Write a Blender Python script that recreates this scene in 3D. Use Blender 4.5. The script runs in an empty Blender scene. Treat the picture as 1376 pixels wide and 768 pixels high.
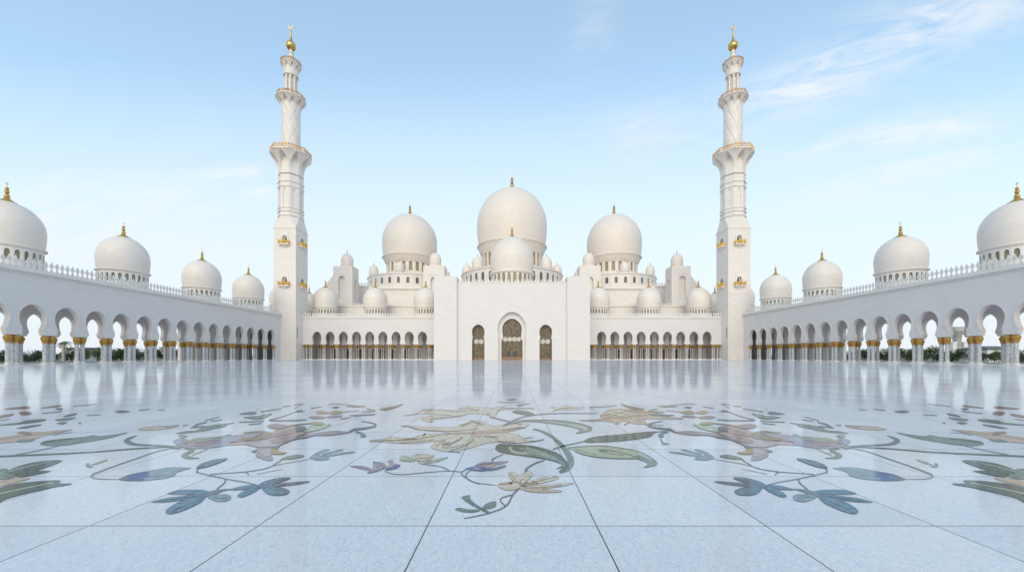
import bpy, bmesh, math, random
from mathutils import Vector, Matrix
R = math.radians
PI = math.pi
sc = bpy.context.scene
COL = sc.collection
FPX = 520.0            # focal length in photo pixels
EYE = 1.6
CX, HY = 688.0, 476.5  # vanishing point in the photo

# ------------------------------------------------------------------ helpers
class MB:
    """collects vertices and faces, becomes one mesh"""
    def __init__(s):
        s.v = []; s.f = []; s.m = []
    def add(s, vs, fs, mi=0):
        o = len(s.v)
        s.v += [tuple(p) for p in vs]
        for f in fs:
            s.f.append([i + o for i in f]); s.m.append(mi)
    def quad(s, a, b, c, d, mi=0):
        s.add([a, b, c, d], [(0, 1, 2, 3)], mi)
    def box(s, x0, x1, y0, y1, z0, z1, mi=0):
        s.add([(x0,y0,z0),(x1,y0,z0),(x1,y1,z0),(x0,y1,z0),(x0,y0,z1),(x1,y0,z1),(x1,y1,z1),(x0,y1,z1)],
              [(0,3,2,1),(4,5,6,7),(0,1,5,4),(1,2,6,5),(2,3,7,6),(3,0,4,7)], mi)
    def lathe(s, prof, n=24, c=(0, 0, 0), mi=0, lobes=0, amp=0.0, twist=None, rot=0.0):
        """prof: list of (r, z); closes at r = 0"""
        vs = []; fs = []
        for (r, z) in prof:
            for i in range(n):
                a = 2 * PI * i / n + rot
                rr = r
                if lobes: rr = r * (1 + amp * math.cos(lobes * a))
                if twist: rr = r + twist(a, z)
                vs.append((c[0] + rr * math.cos(a), c[1] + rr * math.sin(a), c[2] + z))
        for k in range(len(prof) - 1):
            for i in range(n):
                j = (i + 1) % n
                fs.append((k*n+i, k*n+j, (k+1)*n+j, (k+1)*n+i))
        if prof[0][0] > 1e-4: fs.append(tuple(range(n - 1, -1, -1)))
        if prof[-1][0] > 1e-4: fs.append(tuple((len(prof)-1)*n + i for i in range(n)))
        s.add(vs, fs, mi)
    def mesh(s, name, mats, smooth=None):
        me = bpy.data.meshes.new(name)
        me.from_pydata(s.v, [], s.f)
        for m in (mats if isinstance(mats, (list, tuple)) else [mats]):
            me.materials.append(m)
        if any(s.m): me.polygons.foreach_set('material_index', s.m)
        bm = bmesh.new(); bm.from_mesh(me)
        bmesh.ops.remove_doubles(bm, verts=bm.verts, dist=1e-5)
        bmesh.ops.recalc_face_normals(bm, faces=bm.faces)
        bm.to_mesh(me); bm.free()
        if smooth:
            for p in me.polygons: p.use_smooth = True
            me.set_sharp_from_angle(angle=R(smooth))
        me.update()
        return me

WL = {}
def put(name, me, parent=None, loc=(0, 0, 0), rz=0.0, scale=None, label=None):
    """link one object; loc is in world space"""
    o = bpy.data.objects.new(name, me)
    COL.objects.link(o)
    loc = Vector(loc)
    WL[o] = loc
    if parent is not None:
        o.parent = parent
        o.location = loc - WL[parent]
    else:
        o.location = loc
    o.rotation_euler = (0, 0, rz)
    if scale is not None:
        o.scale = scale if hasattr(scale, '__len__') else (scale,) * 3
    if label: o['label'] = label
    return o
def thing(name, label, cat, loc=(0, 0, 0), group=None, me=None):
    o = put(name, me, None, loc)
    o['label'] = label; o['category'] = cat
    if group: o['group'] = group
    return o

# flat wall panel between two plan points with plain round or pointed openings (real reveals)
def panel(mb, p0, p1, z0, z1, ops, depth, back=True, nrm=None, mi=0, mib=0, n=8):
    p0 = Vector(p0); p1 = Vector(p1)
    L = (p1 - p0).length
    t = (p1 - p0) / L
    nin = Vector(nrm) if nrm is not None else Vector((-t.y, t.x))
    def P(s, z, d=0.0):
        q = p0 + t * s + nin * d
        return (q.x, q.y, z)
    s0 = 0.0
    for (c, h, oz, sp, rise) in ops:
        a, b = c - h, c + h
        mb.quad(P(s0, z0), P(a, z0), P(a, z1), P(s0, z1), mi)
        if oz > z0 + 1e-4: mb.quad(P(a, z0), P(b, z0), P(b, oz), P(a, oz), mi)
        pts = []
        for i in range(n + 1):
            u = -1 + 2 * i / n
            zz = sp + rise * (1 - abs(u) ** 2) ** 0.55
            pts.append((c + h * u, zz))
        for i in range(n):
            (xa, za), (xb, zb) = pts[i], pts[i + 1]
            mb.quad(P(xa, za), P(xb, zb), P(xb, z1), P(xa, z1), mi)
            mb.quad(P(xa, za), P(xb, zb), P(xb, zb, depth), P(xa, za, depth), mi)
            if back: mb.quad(P(xa, oz, depth), P(xb, oz, depth), P(xb, zb, depth), P(xa, za, depth), mib)
        mb.quad(P(a, oz), P(a, sp), P(a, sp, depth), P(a, oz, depth), mi)
        mb.quad(P(b, oz), P(b, sp), P(b, sp, depth), P(b, oz, depth), mi)
        mb.quad(P(a, oz), P(b, oz), P(b, oz, depth), P(a, oz, depth), mi)
        s0 = b
    mb.quad(P(s0, z0), P(L, z0), P(L, z1), P(s0, z1), mi)

def ring(mb, rad, n, z0, z1, op=None, depth=0.4, rot=0.0, c=(0, 0), back=True, mi=0, mib=0, every=1):
    """polygonal drum; each facet may carry one opening op = (half width, sill, spring, rise)"""
    vs = [Vector((c[0] + rad * math.cos(rot + 2*PI*i/n), c[1] + rad * math.sin(rot + 2*PI*i/n))) for i in range(n)]
    for i in range(n):
        a, b = vs[i], vs[(i + 1) % n]
        L = (b - a).length
        ops = [(L / 2,) + tuple(op)] if op and i % every == 0 else []
        panel(mb, a, b, z0, z1, ops, depth, back, None, mi, mib)
    mb.add([(v.x, v.y, z1) for v in vs], [tuple(range(n))], mi)

def pane_mesh(name, h, oz, sp, rise, mat, n=8, th=0.06):
    """arched window pane with thickness in local x (half width), y (depth), z"""
    mb = MB()
    pts = [(-h, oz), (h, oz)]
    for i in range(n + 1):
        u = 1 - 2 * i / n
        pts.append((h * u, sp + rise * (1 - abs(u) ** 2) ** 0.55))
    k = len(pts)
    mb.add([(x, 0, z) for x, z in pts] + [(x, th, z) for x, z in pts],
           [tuple(range(k)), tuple(range(2*k - 1, k - 1, -1))] + [(i, (i+1) % k, k + (i+1) % k, k + i) for i in range(k)])
    # mullion and transom, proud of the pane
    mb.box(-0.05*h-0.03, 0.05*h+0.03, -0.05, -0.003, oz, sp + rise*0.9, 1)
    return mb.mesh(name, mat)

# horseshoe arch: half profile from springing to apex
def horseshoe(wb, zi, wn, zn, w, zc, zt, n=12):
    pts = [(wb, zi), (wn, zn)]
    sn = math.sqrt(max(0.0, 1 - (wn / w) ** 2))
    for i in range(1, n):                    # lower bulge
        s = 1 - i / n
        pts.append((w * math.sqrt(max(0, 1 - (s * sn) ** 2)), zc - (zc - zn) * s))
    for i in range(n + 1):                   # upper, slightly pointed
        a = i / n * PI / 2
        s = math.sin(a)
        pts.append((w * (max(0.0, 1 - s * s)) ** 0.56, zc + (zt - zc) * s))
    pts[-1] = (0.0, zt)
    return pts
def arch_bay(mb, P, sl, sr, z1, c, prof, depth, z0=None, rim=0.0):
    """P(s, z, d) maps wall space to world; front and back faces, soffit and undersides"""
    left = [(c - w, z) for w, z in prof]
    right = [(c + w, z) for w, z in reversed(prof[:-1])]
    arc = left + right
    z0 = prof[0][1] if z0 is None else z0
    outer = [(sl, z0)] + arc + [(sr, z0), (sr, z1), (sl, z1)]
    for d in (0.0, depth):
        mb.add([P(s, z, d) for s, z in outer], [tuple(range(len(outer)))])
    if rim:                                  # raised moulding that follows the arch
        k = len(arc); off = []
        for i, (s, z) in enumerate(arc):
            a = arc[max(0, i-1)]; b = arc[min(k-1, i+1)]
            dx, dz = b[0]-a[0], b[1]-a[1]; L = math.hypot(dx, dz) or 1
            off.append((s - dz/L*rim, z + dx/L*rim))
        i0 = 1
        for i in range(i0, k - 1 - i0):
            A, B, C, D = arc[i], arc[i+1], off[i+1], off[i]
            e = -0.07
            mb.quad(P(*A, e), P(*B, e), P(*C, e), P(*D, e)); mb.quad(P(*D, e), P(*C, e), P(*C, 0), P(*D, 0)); mb.quad(P(*A, e), P(*B, e), P(*B, 0), P(*A, 0))
    path = [(sl, z0)] + arc + [(sr, z0)]
    for (a, b) in zip(path[:-1], path[1:]):
        mb.quad(P(a[0], a[1], 0), P(b[0], b[1], 0), P(b[0], b[1], depth), P(a[0], a[1], depth))

# ------------------------------------------------------------------ materials
def newmat(name):
    m = bpy.data.materials.new(name); m.use_nodes = True
    nt = m.node_tree
    return m, nt, nt.nodes['Principled BSDF']
class NB:
    def __init__(s, nt): s.nt = nt
    def __call__(s, typ, ins=None, **kw):
        n = s.nt.nodes.new(typ)
        for k, v in kw.items(): setattr(n, k, v)
        for k, v in (ins or {}).items():
            if hasattr(v, 'is_output'): s.nt.links.new(v, n.inputs[k])
            else: n.inputs[k].default_value = v
        return n
    def math(s, op, a, b=0.0, c=None):
        ins = {0: a, 1: b}
        if c is not None: ins[2] = c
        return s('ShaderNodeMath', ins, operation=op).outputs[0]
    def mix(s, f, a, b):
        n = s.nt.nodes.new('ShaderNodeMix'); n.data_type = 'RGBA'
        for k, v in ((0, f), (6, a), (7, b)):
            if hasattr(v, 'is_output'): s.nt.links.new(v, n.inputs[k])
            else: n.inputs[k].default_value = v
        return n.outputs[2]
    def ramp(s, fac, stops):
        n = s('ShaderNodeValToRGB', {0: fac})
        el = n.color_ramp.elements
        while len(el) < len(stops): el.new(0.5)
        for e, (p, c) in zip(el, stops):
            e.position = p; e.color = c if len(c) == 4 else tuple(c) + (1,)
        return n.outputs[0]
def c4(c, k=1.0): return (c[0]*k, c[1]*k, c[2]*k, 1)

def marble(name, col, rough=0.4, bw=3.2, bh=1.6, joint=0.87, var=0.05, world=True, bump=0.06):
    m, nt, bs = newmat(name); nb = NB(nt)
    geo = nb('ShaderNodeNewGeometry')
    sep = nb('ShaderNodeSeparateXYZ', {0: geo.outputs['Position']})
    s = nb.math('ADD', sep.outputs[0], nb.math('MULTIPLY', sep.outputs[1], 1.0))
    vec = nb('ShaderNodeCombineXYZ', {0: s, 1: sep.outputs[2], 2: 0.0}).outputs[0]
    br = nb('ShaderNodeTexBrick', {'Vector': vec, 'Color1': c4(col), 'Color2': c4(col, 1 - var), 'Mortar': c4(col, joint),
            'Scale': 1.0, 'Mortar Size': 0.02, 'Mortar Smooth': 0.5, 'Bias': 0.0, 'Brick Width': bw, 'Row Height': bh}, offset=0.5)
    no = nb('ShaderNodeTexNoise', {'Vector': geo.outputs['Position'], 'Scale': 0.35, 'Detail': 6.0, 'Roughness': 0.62, 'Distortion': 0.8})
    vein = nb.ramp(no.outputs[0], [(0.34, (0.96, 0.957, 0.955)), (0.5, (1, 1, 1)), (0.68, (0.975, 0.972, 0.97))])
    mul = nb('ShaderNodeMix', data_type='RGBA', blend_type='MULTIPLY')
    mul.inputs[0].default_value = 1.0
    nt.links.new(br.outputs[0], mul.inputs[6]); nt.links.new(vein, mul.inputs[7])
    nt.links.new(mul.outputs[2], bs.inputs['Base Color'])
    n2 = nb('ShaderNodeTexNoise', {'Vector': geo.outputs['Position'], 'Scale': 2.0, 'Detail': 4.0})
    nt.links.new(nb.math('MULTIPLY_ADD', n2.outputs[0], 0.25, rough - 0.12), bs.inputs['Roughness'])
    bp = nb('ShaderNodeBump', {'Strength': bump, 'Distance': 0.05, 'Height': br.outputs['Fac']}, invert=True)
    nt.links.new(bp.outputs[0], bs.inputs['Normal'])
    return m
def plain(name, col, rough=0.5, metal=0.0, var=0.12, scale=6.0, bump=0.0):
    m, nt, bs = newmat(name); nb = NB(nt)
    tc = nb('ShaderNodeTexCoord')
    no = nb('ShaderNodeTexNoise', {'Vector': tc.outputs['Object'], 'Scale': scale, 'Detail': 5.0, 'Roughness': 0.6})
    nt.links.new(nb.mix(no.outputs[0], c4(col, 1 - var), c4(col, 1 + var)), bs.inputs['Base Color'])
    bs.inputs['Roughness'].default_value = rough; bs.inputs['Metallic'].default_value = metal
    if bump:
        bp = nb('ShaderNodeBump', {'Strength': bump, 'Distance': 0.05, 'Height': no.outputs[0]})
        nt.links.new(bp.outputs[0], bs.inputs['Normal'])
    return m

M = {}
M['wall'] = marble('white_marble_wall', (0.735, 0.685, 0.66), 0.38, var=0.025)
M['dome'] = marble('white_marble_dome', (0.82, 0.725, 0.65), 0.45, 1.5, 0.75, 0.92, 0.04, bump=0.04)
M['minaret'] = marble('white_marble_minaret', (0.83, 0.755, 0.70), 0.42, 1.8, 0.9, 0.9, 0.045)
M['trim'] = plain('white_marble_trim', (0.765, 0.715, 0.665), 0.45, 0, 0.03, 2.0)
M['gold'] = plain('gilded_bronze', (0.66, 0.43, 0.12), 0.34, 0.8, 0.22, 9.0, 0.25)
M['capital'] = plain('gilded_capital', (0.46, 0.25, 0.055), 0.45, 0.3, 0.9, 7.0, 1.0)
M['copper'] = plain('copper_gold_railing', (0.58, 0.33, 0.12), 0.4, 0.6, 0.25, 5.0, 0.3)
M['hall'] = marble('white_marble_hall', (0.79, 0.72, 0.67), 0.45, 2.4, 1.2, 0.92, 0.04, bump=0.04)
M['glass'] = plain('amber_grey_window_glass', (0.30, 0.26, 0.17), 0.25, 0.0, 0.35, 0.6)
M['glass_dark'] = plain('dark_window_glass', (0.12, 0.115, 0.11), 0.2, 0.0, 0.3, 0.6)
M['dark_wood'] = plain('dark_door_wood', (0.05, 0.045, 0.05), 0.4, 0, 0.3, 3.0)
M['red_base'] = plain('red_brown_stone', (0.30, 0.16, 0.105), 0.4, 0, 0.3, 3.0)

def shaft_mat():
    m, nt, bs = newmat('inlaid_marble_shaft'); nb = NB(nt)
    geo = nb('ShaderNodeNewGeometry')
    vo = nb('ShaderNodeTexVoronoi', {'Vector': geo.outputs['Position'], 'Scale': 5.5, 'Randomness': 1.0}, feature='F1')
    no = nb('ShaderNodeTexNoise', {'Vector': geo.outputs['Position'], 'Scale': 9.0, 'Detail': 3.0, 'Distortion': 1.5})
    a = nb.ramp(vo.outputs['Distance'], [(0.22, (1, 1, 1)), (0.34, (0, 0, 0))])
    b = nb.ramp(no.outputs[0], [(0.50, (0, 0, 0)), (0.58, (1, 1, 1))])
    f = nb.math('MAXIMUM', nb.math('MULTIPLY', a, 0.5), nb.math('MULTIPLY', b, 0.85))
    nt.links.new(nb.mix(f, (0.70, 0.68, 0.67, 1), (0.17, 0.175, 0.20, 1)), bs.inputs['Base Color'])
    bs.inputs['Roughness'].default_value = 0.22
    return m
M['shaft'] = shaft_mat()
def lattice_mat():
    m, nt, bs = newmat('gilded_flower_lattice'); nb = NB(nt)
    geo = nb('ShaderNodeNewGeometry')
    vo = nb('ShaderNodeTexVoronoi', {'Vector': geo.outputs['Position'], 'Scale': 2.6, 'Randomness': 0.75}, feature='F1')
    vd = nb('ShaderNodeTexVoronoi', {'Vector': geo.outputs['Position'], 'Scale': 2.6, 'Randomness': 0.75}, feature='DISTANCE_TO_EDGE')
    f = nb.ramp(vo.outputs['Distance'], [(0.20, (1, 1, 1)), (0.30, (0, 0, 0))])
    e = nb.ramp(vd.outputs[0], [(0.03, (1, 1, 1)), (0.07, (0, 0, 0))])
    c = nb.mix(f, (0.05, 0.046, 0.036, 1), (0.42, 0.39, 0.29, 1))
    c = nb.mix(e, c, (0.22, 0.145, 0.06, 1))
    nt.links.new(c, bs.inputs['Base Color'])
    bs.inputs['Roughness'].default_value = 0.35; bs.inputs['Metallic'].default_value = 0.2
    return m
M['lattice'] = lattice_mat()

# polished courtyard paving: same gloss for the white marble and the coloured stone let into it
TW, TD = 1.586, 1.476
def polish(nb, nt, bs, rough=0.07):
    geo = nb('ShaderNodeNewGeometry')
    lo = nb('ShaderNodeTexNoise', {'Vector': nb('ShaderNodeMapping', {'Vector': geo.outputs['Position'], 'Scale': (0.45, 1.5, 1)}).outputs[0], 'Scale': 1.4, 'Detail': 4.0, 'Roughness': 0.6})
    hi = nb('ShaderNodeTexNoise', {'Vector': geo.outputs['Position'], 'Scale': 26.0, 'Detail': 2.0})
    h = nb.math('ADD', nb.math('MULTIPLY', lo.outputs[0], 0.010), nb.math('MULTIPLY', hi.outputs[0], 0.0006))
    bp = nb('ShaderNodeBump', {'Strength': 0.16, 'Distance': 1.0, 'Height': h})
    bs.inputs['Specular IOR Level'].default_value = 0.24
    nt.links.new(bp.outputs[0], bs.inputs['Normal'])
    nt.links.new(nb.math('MULTIPLY_ADD', hi.outputs[0], 0.06, rough - 0.02), bs.inputs['Roughness'])
    return geo
def film(nb, nt, bs, f=0.28):
    """dull film of dust and wear over part of the polish"""
    df = nb('ShaderNodeBsdfDiffuse')
    src = bs.inputs['Base Color'].links[0].from_socket
    nt.links.new(src, df.inputs[0])
    wear = nb('ShaderNodeTexNoise', {'Vector': nb('ShaderNodeNewGeometry').outputs['Position'], 'Scale': 0.45, 'Detail': 5.0, 'Roughness': 0.6})
    fac = nb.math('MULTIPLY_ADD', wear.outputs[0], 0.30, f - 0.15)
    mx = nb('ShaderNodeMixShader', {0: fac, 1: bs.outputs[0], 2: df.outputs[0]})
    out = [n for n in nt.nodes if n.type == 'OUTPUT_MATERIAL'][0]
    nt.links.new(mx.outputs[0], out.inputs[0])
def floor_mat():
    m, nt, bs = newmat('polished_white_marble_paving'); nb = NB(nt)
    geo = polish(nb, nt, bs)
    sep = nb('ShaderNodeSeparateXYZ', {0: geo.outputs['Position']})
    def joint(co, period, off, half):
        q = nb.math('ABSOLUTE', nb.math('SUBTRACT', nb.math('FRACT', nb.math('DIVIDE', nb.math('ADD', co, off + 400 * period), period)), 0.5))
        return nb.math('GREATER_THAN', q, 0.5 - half / period)
    jx = joint(sep.outputs[0], TW, TW / 2, 0.0055)
    jy = joint(sep.outputs[1], TD, -3.625, 0.0055)
    jf = nb.math('MAXIMUM', jx, jy)
    # slab to slab variation
    ix = nb.math('FLOOR', nb.math('DIVIDE', nb.math('ADD', sep.outputs[0], TW / 2), TW))
    iy = nb.math('FLOOR', nb.math('DIVIDE', nb.math('ADD', sep.outputs[1], -3.625), TD))
    wn = nb('ShaderNodeTexWhiteNoise', {'Vector': nb('ShaderNodeCombineXYZ', {0: ix, 1: iy, 2: 0.0}).outputs[0]}, noise_dimensions='2D')
    slab = nb.mix(wn.outputs[0], (0.645, 0.645, 0.67, 1), (0.735, 0.725, 0.74, 1))
    # small tesserae
    big = nb('ShaderNodeTexNoise', {'Vector': geo.outputs['Position'], 'Scale': 0.9, 'Detail': 5.0, 'Roughness': 0.6, 'Distortion': 0.6})
    mp = nb('ShaderNodeMapping', {'Vector': geo.outputs['Position'], 'Scale': (64, 36, 30), 'Rotation': (0, 0, 0.6)})
    vo = nb('ShaderNodeTexVoronoi', {'Vector': mp.outputs[0], 'Scale': 1.0}, feature='F1')
    ve = nb('ShaderNodeTexVoronoi', {'Vector': mp.outputs[0], 'Scale': 1.0}, feature='DISTANCE_TO_EDGE')
    sv = nb('ShaderNodeSeparateColor', {0: vo.outputs['Color']})
    tess = nb.ramp(sv.outputs[0], [(0.0, (0.83, 0.855, 0.885)), (0.3, (0.95, 0.96, 0.97)), (0.7, (1.0, 1.0, 1.0)), (1.0, (1.06, 1.06, 1.055))])
    mul = nb('ShaderNodeMix', data_type='RGBA', blend_type='MULTIPLY'); mul.inputs[0].default_value = 1.0
    nt.links.new(slab, mul.inputs[6]); nt.links.new(tess, mul.inputs[7])
    edge = nb.math('MULTIPLY', nb.math('LESS_THAN', ve.outputs[0], 0.05), nb.ramp(big.outputs[0], [(0.42, (0, 0, 0)), (0.72, (0.5, 0.5, 0.5))]))
    c = nb.mix(edge, mul.outputs[2], (0.42, 0.46, 0.52, 1))
    spk = nb('ShaderNodeTexNoise', {'Vector': nb('ShaderNodeMapping', {'Vector': geo.outputs['Position'], 'Scale': (42, 20, 30), 'Rotation': (0, 0, -0.6)}).outputs[0], 'Scale': 1.0, 'Detail': 2.0})
    sf = nb.math('MULTIPLY', nb.ramp(spk.outputs[0], [(0.68, (0, 0, 0)), (0.73, (1, 1, 1))]), nb.ramp(big.outputs[0], [(0.40, (0.15,)*3), (0.62, (0.9,)*3)]))
    c = nb.mix(sf, c, (0.36, 0.40, 0.46, 1))
    cl = nb.ramp(big.outputs[0], [(0.30, (0.92, 0.93, 0.95)), (0.6, (1, 1, 1))])
    m2 = nb('ShaderNodeMix', data_type='RGBA', blend_type='MULTIPLY'); m2.inputs[0].default_value = 1.0
    nt.links.new(c, m2.inputs[6]); nt.links.new(cl, m2.inputs[7])
    c = nb.mix(jf, m2.outputs[2], (0.035, 0.04, 0.05, 1))
    nt.links.new(c, bs.inputs['Base Color'])
    film(nb, nt, bs)
    return m
M['floor'] = floor_mat()
def inlay_mat(name, col, col2, rough=0.05):
    m, nt, bs = newmat(name); nb = NB(nt)
    geo = polish(nb, nt, bs)
    sep = nb('ShaderNodeSeparateXYZ', {0: geo.outputs['Position']})
    no = nb('ShaderNodeTexNoise', {'Vector': nb('ShaderNodeMapping', {'Vector': geo.outputs['Position'], 'Scale': (1.6, 1.0, 1)}).outputs[0], 'Scale': 5.5, 'Detail': 8.0, 'Roughness': 0.72, 'Distortion': 2.2})
    c = nb.mix(nb.ramp(no.outputs[0], [(0.36, (0, 0, 0)), (0.64, (1, 1, 1))]), c4(col, 0.85), c4(col2, 1.12))
    def joint(co, period, off, half):
        q = nb.math('ABSOLUTE', nb.math('SUBTRACT', nb.math('FRACT', nb.math('DIVIDE', nb.math('ADD', co, off + 400 * period), period)), 0.5))
        return nb.math('GREATER_THAN', q, 0.5 - half / period)
    jf = nb.math('MAXIMUM', joint(sep.outputs[0], TW, TW / 2, 0.0055), joint(sep.outputs[1], TD, -3.625, 0.0055))
    nt.links.new(nb.mix(jf, c, (0.035, 0.04, 0.05, 1)), bs.inputs['Base Color'])
    film(nb, nt, bs)
    return m
# ------------------------------------------------------------------ shared meshes
def dome_profile(Rm, H, n=26):
    pr = []
    zm = 0.36 * H
    for i in range(9):
        t = i / 8
        pr.append((Rm * (1 - 0.055 * (1 - t) ** 2), zm * t))
    for i in range(1, n + 1):
        a = i / n * PI / 2
        s = math.sin(a)
        pr.append((Rm * max(0, 1 - s * s) ** 0.53, zm + (H - zm) * s))
    pr[-1] = (0.0, H)
    return pr
def dome_mesh(Rm, H, seg=64, lip=0.35, lipr=1.02):
    mb = MB()
    low = [(Rm*0.93, -lip*1.6), (Rm*lipr*0.985, -lip*0.9), (Rm*lipr, -lip*0.75), (Rm*lipr, -lip*0.1), (Rm*lipr*0.985, 0.0)]
    mb.lathe(low + dome_profile(Rm, H), seg)
    return mb.mesh('dome', M['dome'], 30)
def finial_mesh(h, cap):
    """gilded cap, stacked beads, spike and crescent; base at z = 0"""
    mb = MB()
    pr = [(cap*1.04, -0.26*cap), (cap*1.06, -0.16*cap), (cap*0.8, 0.02*cap), (cap*0.45, 0.24*cap), (cap*0.26, 0.52*cap)]
    z = 0.52 * cap
    def bead(r, hh):
        nonlocal z
        for i in range(7):
            a = i / 6 * PI
            pr.append((0.035*h*0.7 + 1.05 * r * math.sin(a), z + hh * (1 - math.cos(a)) / 2))
        z += hh
    bead(0.085*h, 0.17*h); bead(0.05*h, 0.07*h); bead(0.068*h, 0.13*h); bead(0.045*h, 0.06*h); bead(0.05*h, 0.10*h)
    pr.append((0.022*h, z)); pr.append((0.012*h, 0.86*h)); pr.append((0.0, 0.87*h))
    mb.lathe(pr, 16)
    # crescent
    k = 14; vs = []; cz = 0.915*h; r0 = 0.045*h
    for i in range(k + 1):
        a = R(-250) + R(320) * i / k
        w = 0.014*h * math.sin(PI * i / k) + 0.003*h
        for (dr, dy) in ((-w, -0.010*h), (w, -0.010*h), (w, 0.010*h), (-w, 0.010*h)):
            vs.append(((r0 + dr) * math.cos(a), dy, cz + (r0 + dr) * math.sin(a)))
    fs = []
    for i in range(k):
        for j in range(4):
            fs.append((4*i + j, 4*i + (j+1) % 4, 4*i + 4 + (j+1) % 4, 4*i + 4 + j))
    fs += [(0, 1, 2, 3), (4*k + 3, 4*k + 2, 4*k + 1, 4*k)]
    mb.add(vs, fs)
    return mb.mesh('finial', M['gold'], 40)
def merlon_mesh(h=1.7, w=0.56, th=0.22, along='Y'):
    """pointed palmette merlon standing on z = 0"""
    pts = [(-0.5, 0), (0.5, 0), (0.5, 0.10), (0.20, 0.20), (0.20, 0.42), (0.52, 0.52), (0.52, 0.62), (0.36, 0.74), (0.14, 0.86), (0.0, 1.0),
           (-0.14, 0.86), (-0.36, 0.74), (-0.52, 0.62), (-0.52, 0.52), (-0.20, 0.42), (-0.20, 0.20), (-0.5, 0.10)]
    pts = [(a * w, b * h) for a, b in pts]
    k = len(pts); mb = MB()
    if along == 'Y': f = lambda a, z, d: (d, a, z)
    else: f = lambda a, z, d: (a, d, z)
    mb.add([f(a, z, -th/2) for a, z in pts] + [f(a, z, th/2) for a, z in pts],
           [tuple(range(k)), tuple(range(2*k-1, k-1, -1))] + [(i, (i+1) % k, k + (i+1) % k, k + i) for i in range(k)])
    return mb.mesh('merlon', M['trim'])

def column_meshes(r, z_cap, z_top, zb=0.12):
    a = MB()
    a.lathe([(r, zb + 0.28), (r*0.985, zb + 1.2), (r*0.95, z_cap - 0.05), (r*0.95, z_cap)], 20)
    sh = a.mesh('shaft', M['shaft'], 40)
    b = MB(); h = z_top - z_cap
    pr = [(r*1.02, z_cap - 0.08), (r*1.12, z_cap - 0.04), (r*1.0, z_cap), (r*1.0, z_cap + 0.04*h), (r*1.26, z_cap + 0.16*h), (r*1.10, z_cap + 0.22*h),
          (r*1.34, z_cap + 0.34*h), (r*1.56, z_cap + 0.50*h), (r*1.62, z_cap + 0.64*h), (r*1.52, z_cap + 0.80*h), (r*1.16, z_cap + 0.90*h), (r*1.12, z_top)]
    b.lathe(pr, 40, lobes=8, amp=0.09)
    cp = b.mesh('capital', M['capital'], 50)
    c = MB()
    c.lathe([(r*1.5, zb), (r*1.5, zb + 0.10), (r*1.35, zb + 0.13), (r*1.4, zb + 0.19), (r*1.15, zb + 0.24), (r*1.08, zb + 0.285)], 20)
    bs = c.mesh('base', M['trim'], 40)
    return sh, cp, bs
def add_column(parent, meshes, loc):
    col = put('column', meshes[0], parent, loc)
    put('capital', meshes[1], col, loc)
    put('base', meshes[2], col, loc)
    return col

# small dome as used on arcade and gallery roofs
DR, DH = 4.08, 7.15
ME_DOME = dome_mesh(DR, DH, 64, 0.30, 1.02)
ME_FIN = finial_mesh(3.1, 1.1)
mb = MB(); ring(mb, 3.82, 24, 0.0, 3.8, (0.28, 1.75, 2.95, 0.34), 0.42, back=False)
mb.lathe([(3.99, 0.0), (3.99, 1.0), (3.84, 1.12)], 24)
ME_DRUM = mb.mesh('drum', M['trim'])
ME_DRUMWIN = pane_mesh('window', 0.28, 1.75, 2.95, 0.34, [M['glass'], M['trim']])
def drum_windows(parent, me, rad, n, depth, loc, rot=0.0, only=None):
    ap = rad * math.cos(PI / n) - depth
    for i in range(n):
        a = rot + 2 * PI * (i + 0.5) / n
        if only and not only(a): continue
        put('window', me, parent, (loc[0] + ap * math.cos(a), loc[1] + ap * math.sin(a), loc[2]), a + PI/2 + PI)
def roof_dome(parent, x, y, zr):
    d = put('drum', ME_DRUM, parent, (x, y, zr))
    drum_windows(d, ME_DRUMWIN, 3.82, 24, 0.36, (x, y, zr))
    o = put('dome', ME_DOME, parent, (x, y, zr + 4.1))
    put('finial', ME_FIN, o, (x, y, zr + 4.1 + DH + 0.02))
    return o

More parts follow.
